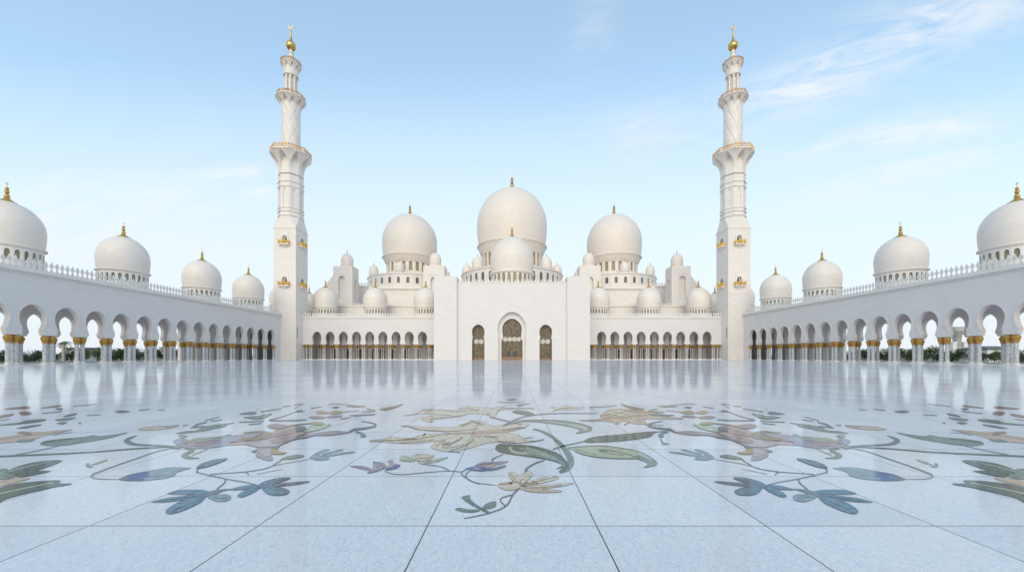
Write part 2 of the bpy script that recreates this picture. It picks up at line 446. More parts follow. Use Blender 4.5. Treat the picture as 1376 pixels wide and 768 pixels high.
# ------------------------------------------------------------------ side arcades
AW, AM, AO = 74.5, 80.5, 86.5           # inner and outer arcade planes
Y0, PITCH = 60.2, 4.563
COLM = column_meshes(0.275, 3.5, 4.66)
ME_MERLON = merlon_mesh(1.75, 0.54, 0.10)
PROF2 = horseshoe(1.38, 4.66, 0.96, 5.4, 1.28, 6.95, 8.5)
PROF = horseshoe(1.42, 4.66, 1.26, 5.55, 1.72, 7.42, 9.45)
def arcade(sg, label):
    root = thing('arcade', label, 'arcade', (sg * 80.5, 84.0, 0.0), 'colonnades along the sides of the courtyard')
    def P(xw, th):
        return lambda s, z, d: (sg * (xw + d * th), s, z)
    yN, yF = Y0 - 2.5 * PITCH, 124.6
    # inner wall on its twin columns
    mb = MB(); f = P(AW, 1)
    ks = range(-2, 14)
    for k in ks:
        c = Y0 + k * PITCH
        arch_bay(mb, f, c - PITCH/2, c + PITCH/2, 13.95, c, PROF, 0.75, rim=0.2)
    e = Y0 + 13.5 * PITCH
    x = sorted((sg*AW, sg*(AW+0.75)))
    mb.box(x[0], x[1], e, yF, 0.0, 13.95)
    mb.quad((sg*AW, yN, 4.66), (sg*(AW+.75), yN, 4.66), (sg*(AW+.75), yN, 13.95), (sg*AW, yN, 13.95))
    put('wall', mb.mesh('wall', M['wall']), root)
    # second arched row behind it with lower openings, outer wall with slits farther back
    yB = Y0 + 14.5 * PITCH + 0.75; yS = 101.0
    mb = MB(); f = P(AM, 1)
    for k in range(-1, 15):
        c = Y0 + k * PITCH + 0.75
        arch_bay(mb, f, c - PITCH/2, c + PITCH/2, 10.55, c, PROF2, 0.75)
    x = sorted((sg*AM, sg*(AM+0.75)))
    mb.box(x[0], x[1], yB, 164, 0.0, 10.55)
    put('inner_wall', mb.mesh('inner_wall', M['wall']), root)
    x = sorted((sg*AO, sg*(AO+0.75)))
    mb = MB(); f = P(AO, 1)
    mb.box(x[0], x[1], yS, 106.99, 0.0, 14.4); mb.box(x[0], x[1], 143.01, 143.99, 0.0, 14.4)
    for k in range(4):
        arch_bay(mb, f, 107 + 9*k, 116 + 9*k, 14.4, 111.5 + 9*k, [(0.7, 0.0), (0.7, 6.2), (0.6, 7.0), (0.35, 7.7), (0.0, 8.2)], 0.75)
    for k in range(4):  # unseen arches added to let daylight into the dark far bays
        arch_bay(mb, f, 144 + 5*k, 149 + 5*k, 14.4, 146.5 + 5*k, [(2.1, 0.0)] + PROF[1:], 0.75)
    put('outer_wall', mb.mesh('outer_wall', M['wall']), root)
    # roof with its cornice mouldings
    mb = MB()
    for (xe, ya, yb) in ((84.0, yN, yS), (AO - 0.01, yS + 0.003, 163.9)):
        pr = [(AW+0.76, 10.6), (AM+0.95, 10.6), (xe, 13.2), (xe, 14.5), (AW+0.76, 14.5)]
        mb.add([(sg*a, ya, z) for a, z in pr] + [(sg*a, yb, z) for a, z in pr], [(0,1,2,3,4), (9,8,7,6,5)] + [(i, (i+1) % 5, 5+(i+1) % 5, 5+i) for i in range(5)])
    x = sorted((sg*(AW-0.10), sg*(AW+0.75)))
    mb.box(x[0], x[1], yN, yF, 13.96, 14.28)
    x = sorted((sg*(AW-0.45), sg*(AW+0.75)))
    mb.box(x[0], x[1], yN, yF, 14.285, 14.85)
    put('roof', mb.mesh('roof', M['trim']), root)
    # plinths under the columns
    mb = MB()
    for (xw, k0, k1) in ((AW, -2, 15), (AM, -1, 16)):
        x = sorted((sg*(xw-0.35), sg*(xw+1.1))); mb.box(x[0], x[1], Y0 + (k0-0.5)*PITCH, yF if xw == AW else 164, -0.3, 0.05)
        x = sorted((sg*(xw-0.18), sg*(xw+0.94)))
        for k in range(k0, k1):
            yp = Y0 + (k - 0.5) * PITCH + (0.75 if xw == AM else 0)
            mb.box(x[0], x[1], yp - 0.98, yp + 0.98, 0.051, 0.125)
            for dy in (-0.45, 0.45):
                add_column(root, COLM, (sg * (xw + 0.38), yp + dy, 0))
    put('plinth', mb.mesh('plinth', M['trim']), root)
    # crenellation
    n = 0; y = 122.6
    st = MB()
    while y > yN + 0.5:
        if n < 94: put('merlon', ME_MERLON, root, (sg * (AW - 0.02), y, 14.845))
        else: st.box(*sorted((sg*(AW-.14), sg*(AW+.10))), y - 0.3, y + 0.3, 14.845, 16.2)
        n += 1; y -= 0.75
    if st.v:
        o = put('merlons', st.mesh('merlons', M['trim']), root); o['kind'] = 'stuff'
    for y in (61.0, 79.3, 99.4, 116.9, 134.4, 151.9):
        roof_dome(root, sg * 79.6, y, 14.5)
    return root
arcade(-1, 'white colonnade with horseshoe arches and four domes, running along the left side of the courtyard')
arcade(1, 'white colonnade with horseshoe arches and four domes, running along the right side of the courtyard')

# ------------------------------------------------------------------ front galleries
GY = 128.5; GP = 4.38
COLG = column_meshes(0.19, 3.95, 5.02)
COLG_IN = column_meshes(0.24, 3.95, 5.02)
PROFG = horseshoe(1.62, 5.02, 1.14, 5.45, 1.5, 7.35, 9.35)
ME_MERLON_X = merlon_mesh(1.25, 0.60, 0.22, 'X')
def gallery(sg, label):
    root = thing('gallery', label, 'gallery', (sg * 47.3, GY, 0.0), 'low arcaded wings beside the entrance')
    xs = [sg * (29.75 + i * GP) for i in range(9)]
    lo, hi = (24.2, 69.75)
    def rows(name, y, th):
        mb = MB(); f = lambda s, z, d: (sg * s, y + d * th, z)
        for x in xs:
            c = abs(x)
            arch_bay(mb, f, c - GP/2, c + GP/2, 13.55, c, PROFG, 1.0, rim=0.16)
        a, b = 29.75 - GP/2, 29.75 + 8.5 * GP
        for (u, v) in ((lo, a), (b, hi)):
            q = sorted((sg*u, sg*v)); mb.box(q[0], q[1], y, y + th, 5.02, 13.55)
        return put(name, mb.mesh(name, M['wall']), root)
    rows('wall', GY, 0.7)
    rows('inner_wall', GY + 6.0, 0.7)
    mb = MB(); q = sorted((sg*lo, sg*hi))
    mb.box(*sorted((sg*lo, sg*74.4)), 141.2, 141.8, 0.0, 13.5)
    mb.box(*sorted((sg*69.8, sg*70.4)), 131.9, 141.19, 0.0, 13.5)
    put('back_wall', mb.mesh('back_wall', M['wall']), root)
    mb = MB()
    mb.box(q[0], q[1], GY + 0.71, 141.19, 10.4, 14.0)
    mb.box(q[0], q[1], GY - 0.08, GY + 0.7, 13.555, 13.8)
    mb.box(q[0], q[1], GY - 0.26, GY + 0.7, 13.805, 14.3)
    put('roof', mb.mesh('roof', M['trim']), root)
    mb = MB(); mb.box(q[0], q[1], GY - 0.5, GY + 1.2, -0.3, 0.16); mb.box(q[0], q[1], GY + 5.5, GY + 7.2, -0.3, 0.12)
    put('plinth', mb.mesh('plinth', M['trim']), root)
    px = [29.75 + (i - 0.5) * GP for i in range(10)]
    for p in px:
        for d in (-0.28, 0.28):
            add_column(root, COLG, (sg * (p + d), GY + 0.35, 0.03))
            add_column(root, COLG_IN, (sg * (p + d * 1.2), GY + 6.35, 0))
    for p in (lo + 0.45, hi - 0.45, lo + 1.6, hi - 1.4):
        add_column(root, COLG, (sg * p, GY + 0.35, 0.03))
    # doors in the shaded back wall
    for i in range(9):
        mb = MB(); x = xs[i]
        mb.box(x - 0.9, x + 0.9, 141.1, 141.195, 0.0, 3.6)
        mb.box(x - 1.05, x - 0.905, 141.05, 141.195, 0.0, 3.75, 1); mb.box(x + 0.905, x + 1.05, 141.05, 141.195, 0.0, 3.75, 1)
        put('door', mb.mesh('door', [M['dark_wood'], M['red_base']]), root)
    x = lo + 0.6
    while x < hi - 0.4:
        put('merlon', ME_MERLON_X, root, (sg * x, GY - 0.1, 14.295)); x += 0.78
    for x in (30.3, 48.0, 65.5):
        roof_dome(root, sg * x, 136.0, 14.0)
    return root
gallery(-1, 'low white wing with nine horseshoe arches left of the entrance, gold topped thin columns')
gallery(1, 'low white wing with nine horseshoe arches right of the entrance, gold topped thin columns')

# ------------------------------------------------------------------ minarets
MY = 128.2
def minaret_parts():
    P = []
    w = 3.6
    # square base with chamfered shoulders
    mb = MB()
    mb.box(-w, w, -w, w, 0.0, 42.3)
    o8 = [(3.80 * math.cos(R(22.5 + 45*i)), 3.80 * math.sin(R(22.5 + 45*i))) for i in range(8)]
    sq = [(w, w*0.414), (w*0.414, w), (-w*0.414, w), (-w, w*0.414), (-w, -w*0.414), (-w*0.414, -w), (w*0.414, -w), (w, -w*0.414)]
    z0, z1 = 42.62, 46.4
    cor = [(w, w), (-w, w), (-w, -w), (w, -w)]
    for i in range(8):
        mb.quad((*sq[i], z0), (*sq[(i+1) % 8], z0), (*o8[(i+1) % 8], z1), (*o8[i], z1)) if i % 2 == 1 else None
    for j, i in enumerate((0, 2, 4, 6)):
        a, b = sq[i], sq[i + 1]; c = cor[j]
        mb.add([(*a, z0), (*c, z0), (*o8[i], z1)], [(0, 1, 2)])
        mb.add([(*c, z0), (*b, z0), (*o8[i+1], z1)], [(0, 1, 2)])
        mb.add([(*c, z0), (*o8[i+1], z1), (*o8[i], z1)], [(0, 1, 2)])
    mb.quad((*sq[7], z0), (*sq[0], z0), (*o8[0], z1), (*o8[7], z1))
    mb.box(-w - 0.12, w + 0.12, -w - 0.12, w + 0.12, 42.305, 42.62)
    P.append(('base_tower', mb.mesh('base_tower', M['minaret'])))
    # octagonal stage with blind niches and ring mouldings
    mb = MB()
    ring(mb, 3.72, 8, 46.35, 60.0, (0.62, 49.8, 54.6, 1.0), 0.22, rot=R(22.5))
    for z in (46.45, 47.9, 49.0, 55.9, 57.5):
        mb.lathe([(3.72, z), (3.98, z + 0.12), (3.98, z + 0.36), (3.72, z + 0.5)], 8, rot=R(22.5))
    P.append(('octagonal_shaft', mb.mesh('octagonal_shaft', M['minaret'])))
    # fluted spiral stage
    def tw(a, z):
        g = 0.0
        for sgn, am in ((1, 0.16), (-1, 0.07)):
            q = ((6 * a / (2 * PI) + sgn * z * 0.16) % 1.0) - 0.5
            g -= am * math.exp(-(q / 0.085) ** 2)
        return g
    mb = MB()
    mb.lathe([(2.80, 66.6 + i * 0.14) for i in range(117)], 168, twist=tw)
    P.append(('spiral_shaft', mb.mesh('spiral_shaft', M['minaret'], 50)))
    # lantern: core and eight slender columns
    mb = MB()
    mb.lathe([(1.25, 85.6), (1.25, 94.0)], 16)
    for i in range(8):
        a = R(22.5 + 45 * i)
        mb.lathe([(0.44, 85.6), (0.44, 86.2), (0.33, 86.35), (0.31, 92.6), (0.46, 93.1), (0.46, 93.6)], 12, (1.62 * math.cos(a), 1.62 * math.sin(a), 0))
    mb.lathe([(2.25, 93.4), (2.3, 93.9)], 24)
    P.append(('lantern', mb.mesh('lantern', M['minaret'], 40)))
    mb = MB()
    mb.lathe([(1.25, 97.3), (1.0, 97.9), (0.72, 98.6), (0.66, 99.9), (0.85, 100.0), (0.85, 100.3), (0.66, 100.4), (0.66, 101.2), (0.8, 101.3), (0.8, 101.6), (0.6, 101.8), (0.55, 102.6)], 20)
    P.append(('neck', mb.mesh('neck', M['minaret'], 40)))
    return P
MIN_PARTS = minaret_parts()
def balcony_mesh(r0, r1, z0, z1, n, rot, slab, w0=0.2):
    """brackets that widen upwards until they meet as pointed niches, carrying a slab"""
    mb = MB(); K = 10
    mb.lathe([(r0, z0), (r0 * 1.02, z1)], 8 if n == 8 else 24, rot=R(22.5))
    for i in range(n):
        a = rot + 2 * PI * i / n
        ca, sa = math.cos(a), math.sin(a)
        prev = None
        for k in range(K + 1):
            t = k / K
            z = z0 + (z1 - z0) * t
            r = r0 * 0.99 + (r1 * 0.97 - r0 * 0.99) * (t ** 2.3)
            hmax = r * math.tan(PI / n) * 0.999
            h = hmax * (w0 + (1 - w0) * max(0.0, (t - 0.45) / 0.55) ** 1.9)
            rc = r / math.cos(PI / n) if False else r
            pts = [(r0*0.9, -h), (rc, -h), (rc, h), (r0*0.9, h)]
            cur = [(x * ca - y * sa, x * sa + y * ca, z) for x, y in pts]
            if prev:
                for j in range(3):
                    mb.quad(prev[j], prev[j+1], cur[j+1], cur[j])
            prev = cur
    sn = 8 if n == 8 else 40
    mb.lathe([(r1*0.96, z1 - 0.02), (r1, z1 + 0.12), (r1*1.03, z1 + 0.25), (r1*1.03, z1 + slab), (r1*0.6, z1 + slab + 0.02)], sn, rot=R(22.5) if sn == 8 else 0)
    return mb.mesh('balcony', M['minaret'])
def railing_mesh(r, z, h, n, poly):
    mb = MB()
    def pt(a, rr):
        if poly:
            sec = PI / 4; b = (a - R(22.5)) % sec - sec / 2
            rr = rr * math.cos(sec / 2) / math.cos(b)
        return rr * math.cos(a), rr * math.sin(a)
    for i in range(n):
        a = 2 * PI * i / n; b = 2 * PI * (i + 1) / n
        for (za, zb) in ((z + 0.10*h, z + 0.2*h), (z + 0.62*h, z + 0.74*h)):
            q = [pt(a, r), pt(b, r), pt(b, r - 0.12), pt(a, r - 0.12)]
            mb.add([(x, y, za) for x, y in q] + [(x, y, zb) for x, y in q], [(0,1,2,3),(7,6,5,4),(0,1,5,4),(1,2,6,5),(2,3,7,6),(3,0,4,7)])
        x, y = pt(a + 0.001, r - 0.06)
        hh = h * (1.05 if i % 3 == 0 else 0.88)
        mb.lathe([(0.15, 0), (0.17, 0.1*h), (0.09, 0.3*h), (0.2, 0.45*h), (0.11, 0.6*h), (0.2, 0.8*h), (0.0, hh)], 8, (x, y, z))
    return mb.mesh('railing', M['copper'], 40)
BALC = [(balcony_mesh(3.74, 6.05, 60.3, 66.9, 8, R(22.5), 0.6), railing_mesh(6.0, 67.5, 1.7, 48, True)),
        (balcony_mesh(2.80, 4.35, 81.6, 85.5, 10, 0.0, 0.45), railing_mesh(4.3, 85.95, 1.5, 36, True)),
        (balcony_mesh(2.15, 3.05, 93.9, 97.0, 10, 0.0, 0.35), railing_mesh(3.0, 97.35, 1.2, 28, False))]
mb = MB()
mb.lathe([(0.0, 102.2), (0.75, 102.3)] + [(1.5 * math.sin(PI * (0.16 + 0.80 * i / 14)), 103.75 - 1.5 * math.cos(PI * (0.16 + 0.80 * i / 14))) for i in range(15)] +
         [(0.42, 105.3), (0.55, 105.6), (0.34, 106.0), (0.22, 108.0), (0.30, 108.3), (0.16, 108.6), (0.12, 109.3), (0.0, 109.4)], 24)
vs = []; k = 14
for i in range(k + 1):
    a = R(-250) + R(320) * i / k; w = 0.16 * math.sin(PI * i / k) + 0.03
    for (dr, dy) in ((-w, -.08), (w, -.08), (w, .08), (-w, .08)):
        vs.append(((0.62 + dr) * math.cos(a), dy, 110.2 + (0.62 + dr) * math.sin(a)))
mb.add(vs, [(4*i+j, 4*i+(j+1) % 4, 4*i+4+(j+1) % 4, 4*i+4+j) for i in range(k) for j in range(4)])
ME_MFIN = mb.mesh('finial', M['gold'], 40)
# little gilded window balcony on a corbel: front at -y, wall plane at y = 0
mb = MB()
mb.box(-1.75, 1.75, -1.0, 0.05, -0.25, 0.0)
mb.add([(-1.5, -0.8, -0.25), (1.5, -0.8, -0.25), (1.5, 0.05, -0.25), (-1.5, 0.05, -0.25), (-1.0, -0.35, -0.7), (1.0, -0.35, -0.7), (1.0, 0.05, -0.7), (-1.0, 0.05, -0.7)],
       [(0,1,5,4), (1,2,6,5), (3,0,4,7), (4,5,6,7)])
mb.add([(-0.95, -0.3, -0.705), (0.95, -0.3, -0.705), (0.95, 0.05, -0.705), (-0.95, 0.05, -0.705), (-0.2, -0.05, -1.35), (0.2, -0.05, -1.35), (0.2, 0.05, -1.35), (-0.2, 0.05, -1.35)],
       [(0,1,5,4), (1,2,6,5), (3,0,4,7), (4,5,6,7)])
ME_WB = mb.mesh('window_balcony', M['minaret'])
mb = MB()
for i in range(9):
    x = -1.6 + 0.4 * i
    tall = 1.35 if i in (0, 8) else (2.0 if i == 4 else (1.5 if i in (3, 5) else 1.15))
    mb.lathe([(0.12, 0), (0.14, 0.2), (0.07, 0.5), (0.15, 0.72), (0.07, 0.95), (0.15, tall * 0.85), (0.0, tall + 0.1)], 8, (x, -0.9, 0))
for i in range(4):
    for x in (-1.6, 1.6):
        mb.lathe([(0.12, 0), (0.07, 0.5), (0.15, 0.72), (0.07, 0.95), (0.0, 1.25)], 8, (x, -0.68 + 0.2 * i, 0))
for (za, zb) in ((0.05, 0.16), (0.82, 0.95)):
    mb.box(-1.7, 1.7, -0.95, -0.85, za, zb); mb.box(-1.68, -1.6, -0.85, 0.0, za, zb); mb.box(1.6, 1.68, -0.85, 0.0, za, zb)
ME_WBR = mb.mesh('railing', M['gold'], 40)
ME_WBP = pane_mesh('window', 0.8, 0.0, 2.0, 0.9, [M['glass_dark'], M['trim']])
mb = MB()
panel(mb, (-1.2, -0.12), (1.2, -0.12), 0.0, 3.4, [(1.2, 0.8, 0.0, 2.0, 0.9)], 0.12, back=False)
mb.box(-1.2, 1.2, -0.12, 0.02, 3.4, 3.55)
mb.quad((-1.2, -0.12, 0), (-1.2, 0.02, 0), (-1.2, 0.02, 3.4), (-1.2, -0.12, 3.4)); mb.quad((1.2, -0.12, 0), (1.2, 0.02, 0), (1.2, 0.02, 3.4), (1.2, -0.12, 3.4))
ME_WBF = mb.mesh('frame', M['minaret'])
def minaret(sg, label):
    X = sg * 73.2
    root = thing('minaret', label, 'minaret', (X, MY, 0), 'tall minarets at the courtyard corners')
    for nm, me in MIN_PARTS: put(nm, me, root, (X, MY, 0))
    for b, r in BALC:
        o = put('balcony', b, root, (X, MY, 0)); put('railing', r, o, (X, MY, 0))
    put('finial', ME_MFIN, root, (X, MY, 0))
    for (dx, dy, rz) in ((0, -3.6, 0), (-sg*3.6, 0, -sg * PI/2), (sg*3.6, 0, sg * PI/2), (0, 3.6, PI)):
        for z in (37.2, 23.9):
            p = (X + dx, MY + dy, z)
            o = put('window_balcony', ME_WB, root, p, rz)
            # children of a rotated part: set local transforms directly
            for nm, me in (('railing', ME_WBR), ('window', ME_WBP), ('frame', ME_WBF)):
                c = put(nm, me, o, p)
                c.location = (0, -0.075 if nm == 'window' else 0, 0)
    # slit on the courtyard side
    q = sorted((X - sg*3.6, X - sg*3.63))
    mb = MB(); mb.box(q[0], q[1], MY - 2.9, MY - 2.6, 7.2, 10.6)
    put('slit_window', mb.mesh('slit_window', M['glass_dark']), root)
    return root
minaret(-1, 'tall white minaret with three gilded balconies, standing left of the central domes')
minaret(1, 'tall white minaret with three gilded balconies, standing right of the central domes')
# ------------------------------------------------------------------ entrance portal
PY = 118.0
M['bronze'] = plain('dull_bronze', (0.17, 0.11, 0.05), 0.45, 0.5, 0.3, 5.0)
def portal():
    root = thing('entrance_portal', 'plain white entrance block with tall central doorway, two side doors and a dome', 'entrance', (0, PY, 0))
    mb = MB(); f = lambda s, z, d: (s, PY + d, z)
    outer = [(4.2, 0.0), (4.2, 6.5)] + horseshoe(4.2, 6.5, 4.05, 7.1, 4.38, 9.4, 14.7, 14)[1:]
    side = [(1.9, 0.0), (1.9, 6.2)] + horseshoe(1.9, 6.2, 1.66, 6.9, 1.92, 8.7, 10.85, 12)[1:]
    ZT = 23.6
    arch_bay(mb, f, -7.5, 7.5, ZT, 0, outer, 1.3)
    for c in (-10.3, 10.3):
        a, b = (c - 2.8, c + 2.8)
        arch_bay(mb, f, a, b, ZT, c, side, 2.0)
        q = (c - 6.4, c - 2.8) if c < 0 else (c + 2.8, c + 6.4)
        for d in (0, 2.0):
            mb.quad(f(q[0], 0, d), f(q[1], 0, d), f(q[1], ZT, d), f(q[0], ZT, d))
    # inner reveal of the main doorway
    inner = [(3.25, 0.0), (3.25, 5.7)] + horseshoe(3.25, 5.7, 2.72, 7.0, 2.98, 9.6, 12.75, 14)[1:]
    f2 = lambda s, z, d: (s, PY + 1.303 + d, z)
    arch_bay(mb, f2, -5.2, 5.2, 15.6, 0, inner, 0.7)
    mb.box(-16.6, 16.6, 122.2, 141.0, 0.0, ZT - 0.4)
    mb.quad((-16.7, PY, ZT), (16.7, PY, ZT), (16.7, 122.3, ZT), (-16.7, 122.3, ZT))
    put('wall', mb.mesh('wall', M['wall']), root)
    for sg in (-1, 1):
        mb = MB(); q = sorted((sg*16.7, sg*23.6)); mb.box(q[0], q[1], 117.0, 141.1, 0.0, 25.3)
        put('pylon', mb.mesh('pylon', M['wall']), root)
        # thin sunk slot beside the pylon, small lamp panel on the flank
    mb = MB(); mb.box(-16.6, 16.6, PY - 0.12, PY + 0.5, 23.603, 23.85)
    put('cornice', mb.mesh('cornice', M['trim']), root)
    me = merlon_mesh(0.8, 0.5, 0.2, 'X')
    for i in range(33):
        put('merlon', me, root, (-16 + i, PY + 0.15, 23.848))
    # doors: gilded lattice leaves, white band of rosettes, fanlight, red-brown sill
    def lattice(w, z0, z1, y, nm='lattice', mat='lattice', c=0.0, prof=None):
        mb = MB()
        if prof:
            arc = [(c - a, z) for a, z in prof] + [(c + a, z) for a, z in reversed(prof[:-1])]
            k = len(arc)
            mb.add([(x, y, z) for x, z in arc] + [(x, y + 0.1, z) for x, z in arc], [tuple(range(k)), tuple(range(2*k-1, k-1, -1))] + [(i, (i+1) % k, k+(i+1) % k, k+i) for i in range(k)])
        else: mb.box(c - w, c + w, y, y + 0.12, z0, z1)
        return mb.mesh(nm, M[mat])
    def rosettes(c, w, z0, z1, y, n):
        mb = MB()
        mb.box(c - w, c + w, y - 0.03, y + 0.02, z0, z1, 1)
        for i in range(n):
            cx = c - w + (2*w) * (i + 0.5) / n; cz = (z0 + z1) / 2
            r1 = min(w / n, (z1 - z0) / 2) * 0.98
            for (ra, rb) in ((r1, r1*0.72), (r1*0.42, r1*0.0)):
                k = 20; vs = []
                for j in range(k):
                    a = 2*PI*j/k; rr = ra * (1 + (0.08 * math.cos(5*a)))
                    vs += [(cx + rr*math.cos(a), y - 0.10, cz + rr*math.sin(a)), (cx + rb*math.cos(a), y - 0.10, cz + rb*math.sin(a)),
                           (cx + rr*math.cos(a), y - 0.02, cz + rr*math.sin(a))]
                fs = []
                for j in range(k):
                    q = (j + 1) % k
                    fs += [(3*j, 3*q, 3*q+1, 3*j+1), (3*j, 3*j+2, 3*q+2, 3*q)]
                mb.add(vs, fs)
            for j in range(8):
                a = 2*PI*j/8 + 0.2
                dx, dz = math.cos(a), math.sin(a); t = 0.05
                mb.add([(cx+dx*r1*.4-dz*t, y-.09, cz+dz*r1*.4+dx*t), (cx+dx*r1*.75-dz*t, y-.09, cz+dz*r1*.75+dx*t), (cx+dx*r1*.75+dz*t, y-.09, cz+dz*r1*.75-dx*t), (cx+dx*r1*.4+dz*t, y-.09, cz+dz*r1*.4-dx*t)], [(0,1,2,3)])
        return mb.mesh('rosette_band', [M['trim'], M['lattice']])
    yd = PY + 2.15
    door = put('doorway_screen', lattice(0, 0, 0, yd, 'doorway_screen', 'lattice', 0, [(3.2, 0.15), (3.2, 5.7)] + [(a, z) for a, z in inner[2:]]), root, (0, 0, 0))
    put('rosette_band', rosettes(0, 2.85, 5.75, 7.15, yd - 0.02, 4), door)
    mb = MB()
    for x in (-3.05, -0.09, 2.87): mb.box(x, x + 0.18, yd - 0.1, yd - 0.003, 1.0, 5.7)
    put('door_post', mb.mesh('door_post', M['bronze']), door)
    for x in (-1.05, 1.05):
        mb = MB(); mb.box(x - 0.5, x + 0.5, yd - 0.16, yd - 0.004, 0.95, 2.7); mb.box(x - 0.36, x + 0.36, yd - 0.2, yd - 0.163, 1.1, 2.5)
        put('door_leaf', mb.mesh('door_leaf', M['dark_wood']), door)
    mb = MB(); mb.box(-3.6, 3.6, yd - 0.55, yd - 0.01, 0.02, 0.62); mb.box(-3.3, 3.3, yd - 0.3, yd - 0.012, 0.625, 0.95)
    put('sill', mb.mesh('sill', M['red_base']), door)
    for c in (-10.3, 10.3):
        y = PY + 1.85
        d = put('side_door', lattice(0, 0, 0, y, 'side_door', 'lattice', c, [(1.86, 0.1), (1.86, 6.2)] + [(a, z) for a, z in side[2:]]), root)
        put('rosette_band', rosettes(c, 1.6, 5.0, 6.5, y - 0.02, 2), d)
        mb = MB()
        for x in (-1.7, -0.06, 1.58): mb.box(c + x, c + x + 0.14, y - 0.1, y - 0.003, 0.6, 5.0)
        put('door_post', mb.mesh('door_post', M['bronze']), d)
        mb = MB(); mb.box(c - 1.85, c + 1.85, y - 0.3, y - 0.01, 0.02, 0.6)
        put('sill', mb.mesh('sill', M['red_base']), d)
    # dome over the entrance
    c = (0, 135.0)
    mb = MB(); ring(mb, 7.3, 24, 23.0, 29.2, (0.62, 25.6, 27.9, 0.95), 0.5, c=c, back=False)
    mb.lathe([(7.3, 23.0), (7.75, 23.0), (7.75, 24.6), (7.35, 24.9)], 24, (c[0], c[1], 0))
    mb.lathe([(7.35, 28.95), (7.75, 29.15), (7.85, 29.5)], 48, (c[0], c[1], 0))
    d = put('drum', mb.mesh('drum', M['dome']), root)
    me = pane_mesh('window', 0.62, 25.6, 27.9, 0.95, [M['glass'], M['trim']])
    drum_windows(d, me, 7.3, 24, 0.42, (0, 135.0, 0))
    o = put('dome', dome_mesh(7.55, 12.7, 72, 0.5, 1.03), root, (0, 135.0, 29.85))
    put('finial', finial_mesh(4.6, 1.6), o, (0, 135.0, 29.85 + 12.6))
portal()

# ------------------------------------------------------------------ prayer hall behind
def big_dome(root, x, y, z0, rd, nwin, zd, win, tierR, tierN, tz0, tz1, twin, Rm, H, fin, cap, minis, mr, mini_h):
    """tier with windows and small domes, windowed drum, scalloped frieze, dome, finial"""
    mb = MB(); ring(mb, tierR, tierN, tz0, tz1, twin, 0.5, c=(x, y), back=False)
    mb.lathe([(tierR*0.985, tz1 - 0.02), (tierR*1.012, tz1 + 0.1), (tierR*1.012, tz1 + 0.55), (tierR*0.98, tz1 + 0.56)], 64, (x, y, 0))
    t = put('tier', mb.mesh('tier', M['hall']), root)
    drum_windows(t, pane_mesh('window', *twin, [M['glass_dark'], M['trim']]), tierR, tierN, 0.42, (x, y, 0), 0.0, lambda a: math.sin(a) < 0.35)
    mb = MB(); ring(mb, rd, nwin, tz1 + 0.3, zd, win, 0.7, c=(x, y), back=False)
    d = put('drum', mb.mesh('drum', M['dome']), root)
    drum_windows(d, pane_mesh('window', *win, [M['glass'], M['trim']]), rd, nwin, 0.6, (x, y, 0), 0.0, lambda a: math.sin(a) < 0.35)
    mb = MB()
    k = nwin * 2; rl = Rm * 0.965; za = zd - 0.16*rd; zb = zd + 0.10*rd
    def scal(a, zz):
        t = (zz - za) / (zb - za)
        if t > 0.97: return 0.0
        return -0.03 * rd * (abs(math.sin(k * a / 2)) ** 2.5) * (1 - t) * min(1, t * 6)
    mb.lathe([(rd * 0.995, za)] + [(rd + (rl - rd) * (j / 12) ** 0.75, za + (zb - za) * j / 12) for j in range(1, 13)] +
             [(rl * 1.015, zb + 0.01*rd), (rl * 1.018, zb + 0.035*rd), (rl * 0.99, z0 + 0.02)], k * 6, (x, y, 0), twist=lambda a, zz: scal(a, zz))
    put('frieze', mb.mesh('frieze', M['dome']), root)
    o = put('dome', dome_mesh(Rm, H, 96, 0.2, 1.0), root, (x, y, z0))
    put('finial', finial_mesh(fin, cap), o, (x, y, z0 + H - 0.1 * cap))
    mm = dome_mesh(mini_h * 0.48, mini_h, 32, 0.2, 1.03)
    mf = finial_mesh(1.6, 0.35)
    md = MB(); ring(md, mini_h*0.47, 12, -1.0, 0.1, (0.24, -0.75, -0.35, 0.22), 0.2); md = md.mesh('turret_drum', M['dome'])
    for a in minis:
        p = (x + mr * math.sin(R(a)), y - mr * math.cos(R(a)), tz1 + 1.5)
        q = put('small_dome', mm, root, p)
        put('turret_drum', md, q, p)
        put('finial', mf, q, (p[0], p[1], p[2] + mini_h - 0.05))
